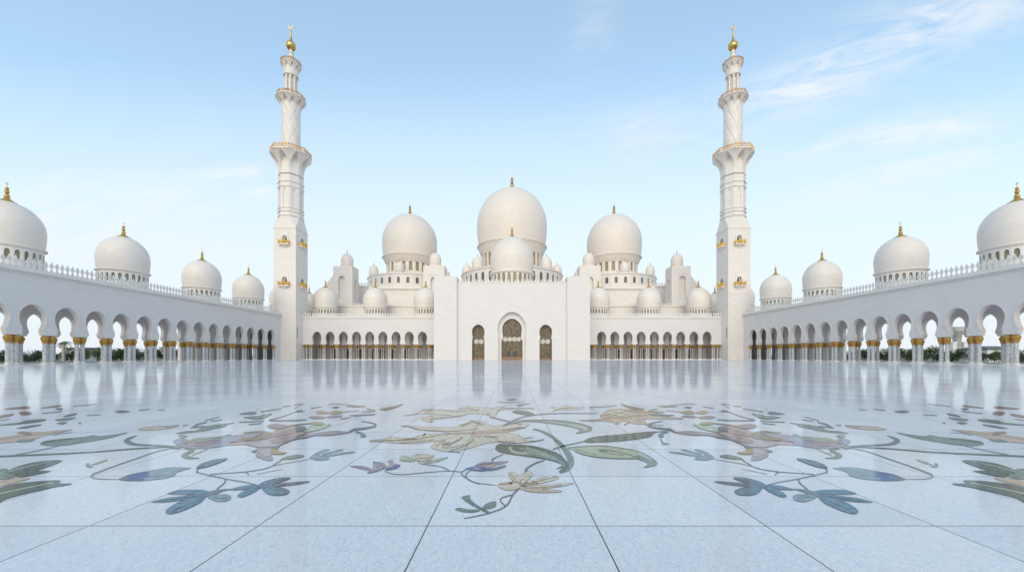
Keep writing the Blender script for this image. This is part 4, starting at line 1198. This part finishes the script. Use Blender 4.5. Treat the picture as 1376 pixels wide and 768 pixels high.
inlay('leaf_inlay', 'slender grey-green leaf with split tips', [
  (a,'C','greenm',[(595,355),(680,338),(780,330),(850,300),(950,280),(1100,262),(1130,262),(1050,282),(1058,292),(950,315),(860,335),(720,352),(620,360)]),
  (a,'C','slate',[(730,308),(760,285),(800,265),(872,252),(872,262),(810,278),(790,290),(870,288),(860,297),(740,312)]),
  (l,'C','slate',9,5,[(865,242),(930,222),(1000,205)]), (l,'C','slate',8,5,[(915,246),(1020,230)]), (l,'C','slate',9,6,[(655,286),(705,278)])], True)
inlay('flower_inlay', 'large mauve and lavender lily', [
  (a,'D','pink',[(-250,462),(-200,400),(-80,378),(100,345),(180,340),(240,350),(300,320),(420,290),(540,295),(562,330),(540,370),(430,430),(330,465),(240,492),(120,490),(0,462),(-150,470)]),
  (a,'C','lav',[(650,480),(690,455),(760,450),(850,430),(950,400),(1050,385),(1180,372),(1376,350),(1376,400),(1180,420),(1130,440),(1060,468),(950,490),(800,497),(700,505)]),
  (a,'C','lav',[(570,430),(610,410),(640,400),(620,378),(660,370),(702,385),(662,402),(702,425),(692,447),(620,462),(588,450)]),
  (a,'C','greenp',[(700,435),(780,402),(900,396),(1020,385),(1085,363),(1100,372),(1000,397),(850,430),(720,442)]),
  (l,'C','greenm',10,6,[(700,430),(830,415),(960,398),(1090,368)]),
  (a,'C','mauve',[(760,462),(850,440),(950,420),(1000,425),(930,455),(850,475),(780,480)]),
  (a,'C','greenm',[(690,495),(740,498),(762,520),(724,540),(704,560),(745,578),(810,588),(700,592),(648,570),(668,545),(718,522)]), (l,'C','greenp',10,4,[(742,556),(830,525),(900,490)]), (a,'C','greenm',[(560,480),(620,470),(650,482),(620,500),(575,495)]),
  (a,'D','mauve',[(240,372),(330,350),(480,300),(552,318),(500,340),(380,375),(260,392)]), (a,'D','mauve',[(240,422),(400,390),(532,368),(430,412),(330,442),(250,444)]),
  (a,'D','creamd',[(-40,405),(60,392),(180,350),(240,356),(235,400),(120,420),(0,430)]),
  (l,'D','ochre',9,8,[(-20,352),(120,340),(182,346),(160,378),(105,412)]),
  (a,'D','grey',[(100,500),(150,490),(230,480),(262,520),(240,560),(252,600),(230,612),(160,600),(100,570),(93,545)]), (a,'D','pink',[(120,540),(160,510),(220,500),(240,530),(225,570),(190,575)]),
  (a,'D','ochre',[(228,492),(300,478),(290,510),(320,530),(374,535),(350,550),(260,552),(238,520)]),
  (a,'D','mauve',[(208,280),(280,275),(380,285),(424,290),(330,315),(280,315),(215,302)]), (l,'D','creamd',12,7,[(420,286),(520,275),(620,264)]),
  (a,'D','ochre',[(608,262),(660,253),(722,265),(700,280),(630,276)]), (a,'D','greenp',[(618,278),(650,292),(782,274),(760,296),(700,322),(600,342),(540,345),(560,330)]),
  (a,'D','mauve',[(540,347),(640,355),(800,340),(900,343),(965,348),(900,362),(780,377),(640,380),(480,412),(555,372)]), (l,'D','slate',7,4,[(440,418),(520,405),(600,394)]),
  (a,'D','slate',[(460,312),(500,300),(555,305),(558,335),(500,345),(470,335)]), (a,'D','slate',[(438,418),(470,390),(548,362),(520,395),(470,412)]), (a,'D','slate',[(235,488),(300,474),(315,484),(270,500)]),
  (l,'D','slate',20,16,[(955,348),(1000,324),(1060,318),(1150,304)]), (l,'D','slate',18,6,[(1150,304),(1195,292),(1200,276),(1150,258),(1070,248)]), (l,'D','slate',12,14,[(1015,344),(1070,358),(1092,376)]), (a,'D','slate',[(1060,378),(1085,358),(1112,376),(1100,395),(1072,395)]),
  (l,'D','slate',7,5,[(300,478),(400,430),(520,372)]), (l,'D','mauve',5,4,[(0,462),(130,488),(240,486)]), (l,'D','mauve',5,3,[(-150,440),(0,425),(130,428)]), (a,'D','slate',[(50,528),(80,516),(110,520),(80,534)])], True)
inlay('leaf_inlay', 'scatter of small far grey and ochre leaves', [
  (l,'D','slate',8,6,[(345,112),(415,104)]), (l,'D','slate',8,8,[(450,97),(500,86),(530,90)]), (a,'D','slate',[(455,160),(480,145),(520,138),(530,155),(552,160),(490,163)]), (l,'D','slate',9,6,[(215,233),(300,215),(400,182),(470,156)]),
  (a,'D','greenm',[(330,240),(440,231),(560,228),(540,237),(440,246)]), (l,'D','slate',12,8,[(220,240),(380,240)]), (a,'D','ochre',[(645,166),(690,150),(762,165),(740,178),(680,179)]), (a,'D','ochre',[(768,166),(830,150),(902,164),(860,178),(790,181)]),
  (l,'D','pink',10,7,[(895,161),(1040,147)]), (a,'D','mauve',[(578,208),(660,198),(742,208),(700,222),(620,222)]), (a,'D','mauve',[(748,206),(800,194),(892,194),(850,209),(780,215)]), (a,'D','slate',[(798,117),(830,109),(868,115),(830,129)]),
  (a,'D','creamd',[(928,106),(1000,102),(1112,105),(1050,115),(960,113)]), (a,'D','grey',[(1068,161),(1130,150),(1120,130),(1150,130),(1202,146),(1150,163)]), (a,'D','creamd',[(1238,136),(1290,120),(1380,103),(1460,84),(1400,118),(1300,145)]),
  (a,'D','slate',[(963,188),(1020,188),(1100,181),(1195,177),(1180,189),(1080,194),(997,199)]), (a,'D','slate',[(-60,178),(60,157),(102,168),(70,184),(0,184)]), (l,'D','slate',9,5,[(140,159),(210,148),(330,130)]),
  (a,'D','greenm',[(-20,211),(60,200),(120,200),(180,180),(242,177),(170,216),(100,229),(40,221)]), (l,'D','slate',9,6,[(-60,255),(60,250),(170,245)]), (l,'D','slate',9,6,[(30,276),(150,265)]), (l,'D','grey',5,4,[(450,130),(520,90)]), (l,'D','grey',6,4,[(770,92),(830,84),(1000,98)]), (a,'D','grey',[(878,224),(890,208),(920,214),(980,206),(940,222)]), (l,'D','slate',7,5,[(105,140),(116,136)]), (l,'D','slate',5,5,[(600,126),(700,113)]) ], True)
inlay('flower_inlay', 'large cream lily left of the centre leaves', [
  (a,'E','cream',[(450,240),(520,242),(610,246),(700,250),(860,250),(900,240),(960,215),(985,200),(1030,200),(1110,215),(1150,240),(1250,232),(1376,222),(1440,228),(1376,262),(1250,288),(1000,300),(860,300),(760,284),(650,277),(560,264),(515,248)]),
  (a,'E','cream',[(210,356),(300,345),(370,330),(430,328),(520,335),(620,308),(700,300),(850,298),(1000,296),(1000,330),(900,325),(800,347),(700,360),(560,377),(430,374),(300,364)]),
  (a,'E','cream',[(680,400),(720,370),(800,342),(860,320),(960,290),(1200,280),(1290,298),(1376,318),(1400,350),(1300,368),(1200,364),(1110,375),(1000,407),(900,432),(820,442),(720,422)]),
  (a,'E','peach',[(980,300),(1060,280),(1250,268),(1376,248),(1300,280),(1150,300),(1050,330)]),
  (a,'E','creamd',[(900,235),(960,218),(1000,215),(960,232),(925,244)]), (a,'E','creamd',[(985,200),(1040,210),(1100,232),(1050,228),(1005,214)]),
  (l,'E','creamd',7,5,[(510,246),(600,270),(740,280),(880,281),(1040,262)]), (l,'E','creamd',8,5,[(290,354),(430,352),(560,345),(760,310),(950,300),(1250,290)]), (l,'E','creamd',6,5,[(440,374),(560,364),(700,348)]),
  (l,'E','creamd',9,7,[(820,437),(930,400),(1000,360),(1010,330)]), (l,'E','creamd',15,10,[(775,385),(850,372),(930,330)]), (l,'E','creamd',12,6,[(620,322),(640,300),(625,310)]), (a,'E','creamd',[(790,375),(830,365),(850,382),(810,395)]), (l,'E','slate',7,5,[(820,436),(870,440),(915,450)]),
  (l,'E','creamd',5,5,[(720,400),(790,350),(770,400),(840,408),(940,384)]), (a,'E','grey',[(205,356),(260,346),(330,344),(300,358),(240,364)]), (a,'E','creamd',[(430,350),(480,340),(560,335),(540,348),(460,356)]), (l,'E','grey',8,6,[(455,240),(510,243)]), (l,'E','greenm',8,8,[(1090,322),(1220,328)]),
  (a,'F','creamd',[(440,150),(480,146),(512,165),(490,172),(470,160)]), (a,'F','brown',[(468,150),(500,152),(514,168),(495,170)]), (l,'F','creamd',9,6,[(435,178),(560,190),(700,180),(775,166)]), (a,'F','cream',[(430,130),(520,122),(580,135),(620,172),(700,176),(600,192),(440,182)]), (l,'F','grey',7,6,[(630,158),(690,150)]), (l,'F','brown',6,5,[(440,180),(470,184),(560,186)]), (l,'F','creamd',5,4,[(470,98),(560,85),(640,80)]), (l,'F','creamd',5,4,[(330,145),(440,152)]) ])
inlay('flower_inlay', 'flat cream flower above the large lily', [
  (a,'E','cream',[(470,163),(560,148),(600,125),(640,113),(760,118),(880,116),(910,95),(960,90),(1060,95),(1180,100),(1260,88),(1205,112),(1190,150),(1165,172),(1110,155),(1000,145),(900,168),(720,188),(690,213),(620,195),(612,180),(660,166),(840,158),(700,152),(600,146)]),
  (l,'E','creamd',8,5,[(690,208),(690,188),(760,178),(950,158)]), (l,'E','creamd',6,5,[(610,120),(700,115),(790,117),(830,130),(960,128)]), (a,'E','grey',[(1108,148),(1125,138),(1142,148),(1125,160)]), (a,'E','grey',[(465,164),(520,153),(590,145),(560,155)]), (l,'E','creamd',6,5,[(900,112),(960,108),(1000,122),(1060,110)]), (l,'E','creamd',5,5,[(960,95),(1020,118),(1050,128)]),
  (l,'E','creamd',8,6,[(1190,150),(1205,122),(1260,108),(1376,105),(1480,106)]) ])
inlay('flower_inlay', 'small cream water-lily shaped flower', [
  (a,'E','greenp',[(440,506),(455,475),(490,472),(540,490),(560,502),(540,518),(470,512)]), (a,'E','greenp',[(620,515),(700,500),(812,482),(780,500),(700,525),(640,527)]), (a,'E','cream',[(538,490),(545,465),(590,458),(640,460),(690,470),(708,462),(700,482),(650,505),(600,512),(560,505)]),
  (l,'E','creamd',5,5,[(555,500),(590,490),(650,490),(700,472)]), (l,'E','slate',5,7,[(590,510),(600,530),(720,548),(780,562),(825,586)]), (l,'E','grey',4,3,[(560,488),(570,470),(600,465)]), (l,'E','grey',4,3,[(450,506),(520,510),(600,504)]), (l,'E','grey',4,3,[(640,524),(720,510),(800,486)]) ])
inlay('iris_inlay', 'small blue and mauve iris at the left of the centre stems', [
  (l,'E','slate',6,6,[(325,588),(380,608),(470,615),(600,603),(740,592),(820,588),(915,594)]),
  (a,'E','mauve',[(60,552),(110,548),(170,552),(230,572),(240,550),(238,520),(270,518),(320,530),(333,560),(300,580),(240,600),(190,605),(210,590),(130,570)]),
  (a,'E','blue',[(330,577),(380,552),(430,538),(443,550),(410,572),(350,582)]), (a,'E','pink',[(330,560),(370,535),(350,515),(385,503),(387,525),(412,540),(350,566)]), (l,'E','slate',7,5,[(62,552),(140,560),(225,582)]), (l,'E','slate',5,5,[(240,522),(280,528),(322,560),(300,578)]), (l,'E','slate',6,4,[(195,602),(250,590),(300,580)]) ])
inlay('iris_inlay', 'small blue iris bud beside the big leaf', [
  (l,'E','slate',9,10,[(960,572),(918,600),(940,632),(1000,668),(1060,688)]), (l,'E','slate',7,11,[(985,585),(955,610),(955,642)]), (l,'F','slate',8,4,[(200,450),(240,472),(290,488),(415,503)]),
  (l,'E','slate',16,6,[(1158,512),(1158,498),(1190,480),(1240,460)]),
  (a,'E','mauve',[(1020,545),(1080,522),(1160,520),(1275,514),(1240,530),(1140,552),(1060,562)]), (a,'E','blue',[(950,570),(1000,556),(1060,558),(1122,565),(1130,580),(1080,590),(1000,584)]), (a,'E','slate',[(1120,577),(1180,560),(1250,543),(1254,558),(1180,582),(1130,587)]), (a,'E','pink',[(1090,556),(1150,535),(1180,545),(1130,566)]), (l,'E','slate',6,5,[(1025,545),(1110,532),(1230,520)]), (a,'E','lav',[(1000,570),(1040,562),(1070,570),(1040,580)]) ])
inlay('flower_inlay', 'five petalled cream flower nearest the camera, long petals to the right', [
  (l,'F','slate',14,7,[(597,520),(545,572),(495,655),(380,705),(280,730),(185,748)]), (l,'F','slate',9,8,[(545,572),(470,594),(452,618),(490,655)]), (l,'F','slate',18,8,[(636,400),(660,370),(720,338),(780,318)]),
  (a,'F','cream',[(620,490),(700,465),(800,440),(870,436),(880,450),(820,475),(720,494),(640,502)]), (a,'F','cream',[(620,505),(760,503),(880,493),(992,489),(900,512),(760,528),(640,524)]), (a,'F','peach',[(598,530),(680,522),(800,535),(907,545),(850,557),(720,557),(640,546)]),
  (a,'F','cream',[(433,508),(450,490),(500,483),(560,482),(602,500),(590,525),(530,541),(470,532)]), (a,'F','cream',[(512,415),(545,408),(580,430),(610,425),(640,405),(682,408),(682,440),(650,470),(620,492),(580,482),(540,465),(520,440)]),
  (a,'F','brown',[(503,490),(545,476),(532,502)]), (l,'F','brown',9,6,[(628,490),(695,493)]), (l,'F','brown',12,6,[(603,505),(645,514)]), (l,'F','brown',8,5,[(685,480),(738,492)]), (l,'F','slate',5,4,[(602,482),(600,468),(622,462)]), (l,'F','creamd',4,3,[(690,480),(780,462),(870,440)]), (l,'F','creamd',4,3,[(640,524),(760,520),(900,505)]), (l,'F','creamd',5,4,[(440,500),(500,495),(545,482)]), (l,'F','creamd',5,4,[(520,418),(545,440),(560,462)]) ])
inlay('leaf_inlay', 'three pale green leaves at the end of the nearest stem', [
  (a,'F','greenm',[(118,680),(150,670),(220,682),(302,686),(260,702),(180,701)]), (a,'F','greenm',[(168,590),(225,577),(227,600),(260,635),(330,680),(388,706),(350,706),(270,665),(200,625)]), (a,'F','greenm',[(318,677),(350,640),(415,624),(414,660),(370,677)]),
  (l,'F','green',5,3,[(124,685),(200,694),(290,692)]), (l,'F','green',5,4,[(205,610),(270,655),(360,704)])])
inlay('leaf_inlay', 'biggest dark green leaf with pale veins at the centre of the floor', [
  (a,'F','greenm',[(690,92),(720,88),(800,115),(870,160),(930,215),(975,270),(994,320),(985,365),(940,402),(895,412),(888,398),(920,374),(950,330),(925,270),(890,215),(830,152),(760,112)]),
  (a,'F','green',[(415,235),(430,205),(470,198),(600,205),(700,215),(800,240),(880,270),(940,325),(960,350),(940,385),(897,411),(890,398),(918,374),(864,382),(910,357),(870,335),(780,312),(650,292),(540,277),(450,260)]),
  (a,'F','greenm',[(640,245),(760,262),(860,300),(930,345),(920,370),(880,330),(780,305),(660,285),(560,270)]),
  (l,'F','greenp',12,7,[(520,222),(540,252),(590,266),(650,270)]), (l,'F','greenp',5,3,[(640,226),(760,258),(870,306)]), (l,'F','greenp',4,3,[(590,230),(690,250),(800,285)]), (l,'F','greenp',4,3,[(660,262),(760,282),(850,312)]), (l,'F','slate',6,5,[(720,92),(850,165),(940,255),(972,330)]), (l,'F','slate',4,4,[(430,208),(560,205),(700,218),(830,252)]) ])
inlay('leaf_inlay', 'long curved pale green leaf above the centre', [
  (a,'G','greenm',[(188,226),(260,195),(330,180),(450,178),(600,183),(720,200),(800,222),(824,240),(800,262),(708,276),(740,255),(700,237),(600,217),(480,200),(340,193),(240,212)]), (a,'G','greenp',[(560,196),(680,206),(780,228),(790,250),(750,262),(760,246),(690,225)]), (l,'G','greenp',5,3,[(480,188),(620,204),(740,240)]), (l,'G','green',5,4,[(330,185),(450,182),(600,187),(720,203),(808,230)]),
  (l,'G','slate',11,6,[(190,222),(260,185),(350,155),(480,138),(650,132),(860,134)]), (l,'G','slate',10,9,[(95,158),(230,190),(320,212)]), (a,'G','green',[(258,118),(300,111),(380,124),(410,138),(385,148),(320,140),(270,129)]) ])
inlay('leaf_inlay', 'dark grey-green pointed leaf right of the centre', [
  (l,'G','greenm',13,11,[(545,387),(620,365),(700,347),(785,328)]), (a,'G','green',[(765,332),(800,310),(880,295),(1000,285),(1150,270),(1250,262),(1345,260),(1270,272),(1240,298),(1150,316),(1000,333),(860,339),(800,341)]), (l,'G','greenm',5,3,[(800,330),(950,312),(1180,283)]), (l,'G','greenm',4,3,[(820,318),(960,298),(1150,280)]), (l,'G','greenm',4,3,[(840,334),(1000,322),(1200,298)]) ])
inlay('leaf_inlay', 'pale green leaf with dark outline and hooked tip', [
  (a,'G','greenp',[(650,378),(750,368),(900,363),(1050,381),(1150,403),(1232,438),(1283,480),(1268,506),(1190,519),(1215,500),(1210,482),(1150,457),(1000,457),(860,447),(760,427),(700,402)]),
  (l,'G','green',7,6,[(650,378),(750,369),(900,365),(1050,383),(1150,405),(1232,440),(1280,480)]), (l,'G','green',7,7,[(700,402),(760,425),(860,445),(1000,455),(1150,455)]), (a,'G','greenm',[(1150,430),(1220,460),(1283,480),(1268,506),(1190,519),(1216,500),(1210,482),(1150,457)]), (l,'G','green',8,4,[(870,395),(960,400),(1050,418),(1150,447)]), (l,'G','green',5,4,[(870,398),(950,418),(1050,432)]), (l,'G','greenm',5,4,[(690,385),(760,405),(860,432)]) ])
inlay('flower_inlay', 'peach flower with thin radiating petals right of the centre', [
  (a,'G','peach',[(730,182),(830,185),(905,175),(880,152),(940,110),(1010,100),(1100,105),(1180,103),(1222,120),(1335,124),(1250,140),(1200,150),(1335,155),(1390,168),(1200,172),(1212,205),(1130,208),(1060,190),(1000,197),(900,190),(800,192)]),
  (a,'G','cream',[(940,115),(1010,108),(1080,125),(1050,150),(960,150),(920,140)]), (l,'G','creamd',6,4,[(880,152),(960,140),(1040,160),(1120,150),(1200,150)]), (l,'G','creamd',6,4,[(960,120),(1060,140),(1110,175)]), (l,'G','creamd',5,4,[(1060,110),(1140,125),(1330,124)]), (l,'G','creamd',5,4,[(735,182),(860,178),(980,165),(1080,170)]), (a,'G','grey',[(985,206),(1005,198),(1020,207),(1000,212)]), (l,'G','brown',8,5,[(1050,217),(1085,200)]), (l,'G','creamd',6,4,[(1200,212),(1330,218)]), (l,'G','pink',6,4,[(1180,170),(1376,170),(1460,172)]), (l,'G','creamd',4,4,[(940,168),(1020,130),(1130,110)]) ])
inlay('flower_inlay', 'faint pale cream far flower', [
  (a,'G','cream',[(540,121),(560,104),(530,88),(600,95),(640,78),(700,90),(770,85),(730,105),(640,106),(580,108)]), (l,'G','creamd',4,3,[(540,120),(600,98),(700,90)]), (l,'G','creamd',4,3,[(590,92),(650,100),(740,88)]), (l,'G','grey',9,6,[(805,90),(900,86),(1000,79)]) ])
inlay('leaf_inlay', 'small dark leaves in front of the main doorway reflection', [
  (a,'G','grey',[(215,40),(240,30),(292,32),(260,42)]), (l,'G','grey',6,4,[(150,52),(240,54),(350,48)]), (a,'G','creamd',[(285,78),(310,66),(385,60),(350,72),(310,84)]), (l,'G','grey',7,4,[(100,101),(160,88),(210,82)]) ])
inlay('stem_inlay', 'tiny grey curl at right of the centre leaves', [(a,'G','greenm',[(1308,312),(1318,318),(1330,340),(1372,350),(1330,356),(1320,345)])])

# ------------------------------------------------------------------ light, sky, camera
SUN_EL, SUN_AZ = 24.0, 186.0        # azimuth clockwise from +Y: behind the camera
w = bpy.data.worlds.new('World'); sc.world = w; w.use_nodes = True
nt = w.node_tree; nb = NB(nt)
for n in list(nt.nodes): nt.nodes.remove(n)
out = nb('ShaderNodeOutputWorld')
sky = nb('ShaderNodeTexSky', sky_type='NISHITA')
sky.sun_disc = False; sky.sun_elevation = R(SUN_EL); sky.sun_rotation = R(SUN_AZ); sky.altitude = 10; sky.air_density = 1.0; sky.dust_density = 1.2; sky.ozone_density = 1.2
geo = nb('ShaderNodeTexCoord')
sep = nb('ShaderNodeSeparateXYZ', {0: geo.outputs['Generated']})
z = nb.math('MAXIMUM', sep.outputs[2], 0.0)
# thin milky haze that thickens toward the horizon
xx = nb.math('MULTIPLY', sep.outputs[0], 0.3)
tt = nb.math('DIVIDE', z, nb.math('SQRT', nb.math('MULTIPLY_ADD', xx, xx, nb.math('MULTIPLY_ADD', sep.outputs[1], sep.outputs[1], 0.01))))
uu = nb.math('DIVIDE', tt, nb.math('ADD', tt, 1.0))
hz = nb.ramp(uu, [(0.0, (0.97,)*3), (0.12, (0.94,)*3), (0.23, (0.84,)*3), (0.345, (0.54,)*3), (0.42, (0.27,)*3), (0.5, (0.26,)*3), (1.0, (0.24,)*3)])
HAZE = (6.45, 6.9, 7.35, 1)
tint = nb('ShaderNodeMix', data_type='RGBA', blend_type='MULTIPLY'); tint.inputs[0].default_value = 1.0
nt.links.new(sky.outputs[0], tint.inputs[6]); tint.inputs[7].default_value = (2.08, 2.6, 2.45, 1)
base = nb.mix(hz, tint.outputs[2], HAZE)
# cirrus: wisps of stretched noise gathered in a few patches of the sky
yy = nb.math('MAXIMUM', sep.outputs[1], 0.02)
A = nb.math('DIVIDE', sep.outputs[0], yy); B = nb.math('DIVIDE', sep.outputs[2], yy)
acc = None
#        azimuth slope, height slope, half length, half width, tilt, density
for (ca, cb, ra, rb, tilt, dn) in ((0.82, 0.72, 0.25, 0.065, 22, 1.0), (1.01, 0.57, 0.24, 0.038, 10, 1.0), (1.02, 0.465, 0.21, 0.032, 14, 1.0), (1.14, 0.87, 0.28, 0.08, 20, 0.75),
                                  (0.37, 0.58, 0.13, 0.055, 8, 0.55), (0.21, 0.85, 0.05, 0.10, -12, 0.3), (-1.12, 0.38, 0.32, 0.065, 4, 0.9), (-1.05, 0.26, 0.36, 0.06, 0, 0.8), (-0.71, 0.47, 0.13, 0.016, 2, 0.95), (-0.66, 0.415, 0.05, 0.018, 0, 0.9), (1.20, 0.30, 0.3, 0.03, 8, 0.3)):
    ct, st = math.cos(R(tilt)), math.sin(R(tilt))
    p = nb.math('SUBTRACT', A, ca); q = nb.math('SUBTRACT', B, cb)
    s1 = nb.math('ADD', nb.math('MULTIPLY', p, ct), nb.math('MULTIPLY', q, st))
    t1 = nb.math('SUBTRACT', nb.math('MULTIPLY', q, ct), nb.math('MULTIPLY', p, st))
    e = nb.math('ADD', nb.math('POWER', nb.math('ABSOLUTE', nb.math('DIVIDE', s1, ra)), 2.0), nb.math('POWER', nb.math('ABSOLUTE', nb.math('DIVIDE', t1, rb)), 2.0))
    g = nb.math('MULTIPLY', nb.math('POWER', 2.718, nb.math('MULTIPLY', e, -0.8)), dn)
    acc = g if acc is None else nb.math('MAXIMUM', acc, g)
ct, st = math.cos(R(13)), math.sin(R(13))
s1 = nb.math('ADD', nb.math('MULTIPLY', A, ct), nb.math('MULTIPLY', B, st)); t1 = nb.math('SUBTRACT', nb.math('MULTIPLY', B, ct), nb.math('MULTIPLY', A, st))
n1 = nb('ShaderNodeTexNoise', {'Vector': nb('ShaderNodeCombineXYZ', {0: nb.math('MULTIPLY', s1, 4.5), 1: nb.math('MULTIPLY', t1, 22.0), 2: 0.0}).outputs[0], 'Scale': 1.0, 'Detail': 12.0, 'Roughness': 0.64, 'Distortion': 0.9})
c1 = nb.ramp(n1.outputs[0], [(0.34, (0,)*3), (0.62, (1,)*3)])
cf = nb.math('MULTIPLY', nb.math('MULTIPLY', acc, c1), 0.9)
fin = nb.mix(cf, base, (7.2, 7.4, 7.6, 1))
bg = nb('ShaderNodeBackground', {'Color': fin, 'Strength': 0.13})
nt.links.new(bg.outputs[0], out.inputs[0])
sd = bpy.data.lights.new('sun', 'SUN'); sd.energy = 1.35; sd.angle = R(62); sd.color = (1.0, 0.77, 0.54)
so = bpy.data.objects.new('sun', sd); COL.objects.link(so)
az, el = R(SUN_AZ), R(SUN_EL)
d = Vector((math.sin(az) * math.cos(el), math.cos(az) * math.cos(el), math.sin(el)))
so.rotation_euler = d.to_track_quat('Z', 'Y').to_euler(); so.location = (0, -60, 80)

cam = bpy.data.cameras.new('camera'); co = bpy.data.objects.new('camera', cam); COL.objects.link(co)
co.location = (0, 0, EYE); co.rotation_euler = (PI/2, 0, 0)
cam.sensor_width = 36.0; cam.lens = FPX / 1376 * 36.0; cam.shift_y = (HY - 384) / 1376
cam.clip_start = 0.1; cam.clip_end = 6000
sc.camera = co
sc.view_settings.view_transform = 'Standard'; sc.view_settings.look = 'None'
sc.view_settings.exposure = 0.0; sc.view_settings.gamma = 1.0; sc.view_settings.use_curve_mapping = False
sc.cycles.max_bounces = 8; sc.cycles.diffuse_bounces = 4; sc.cycles.glossy_bounces = 4
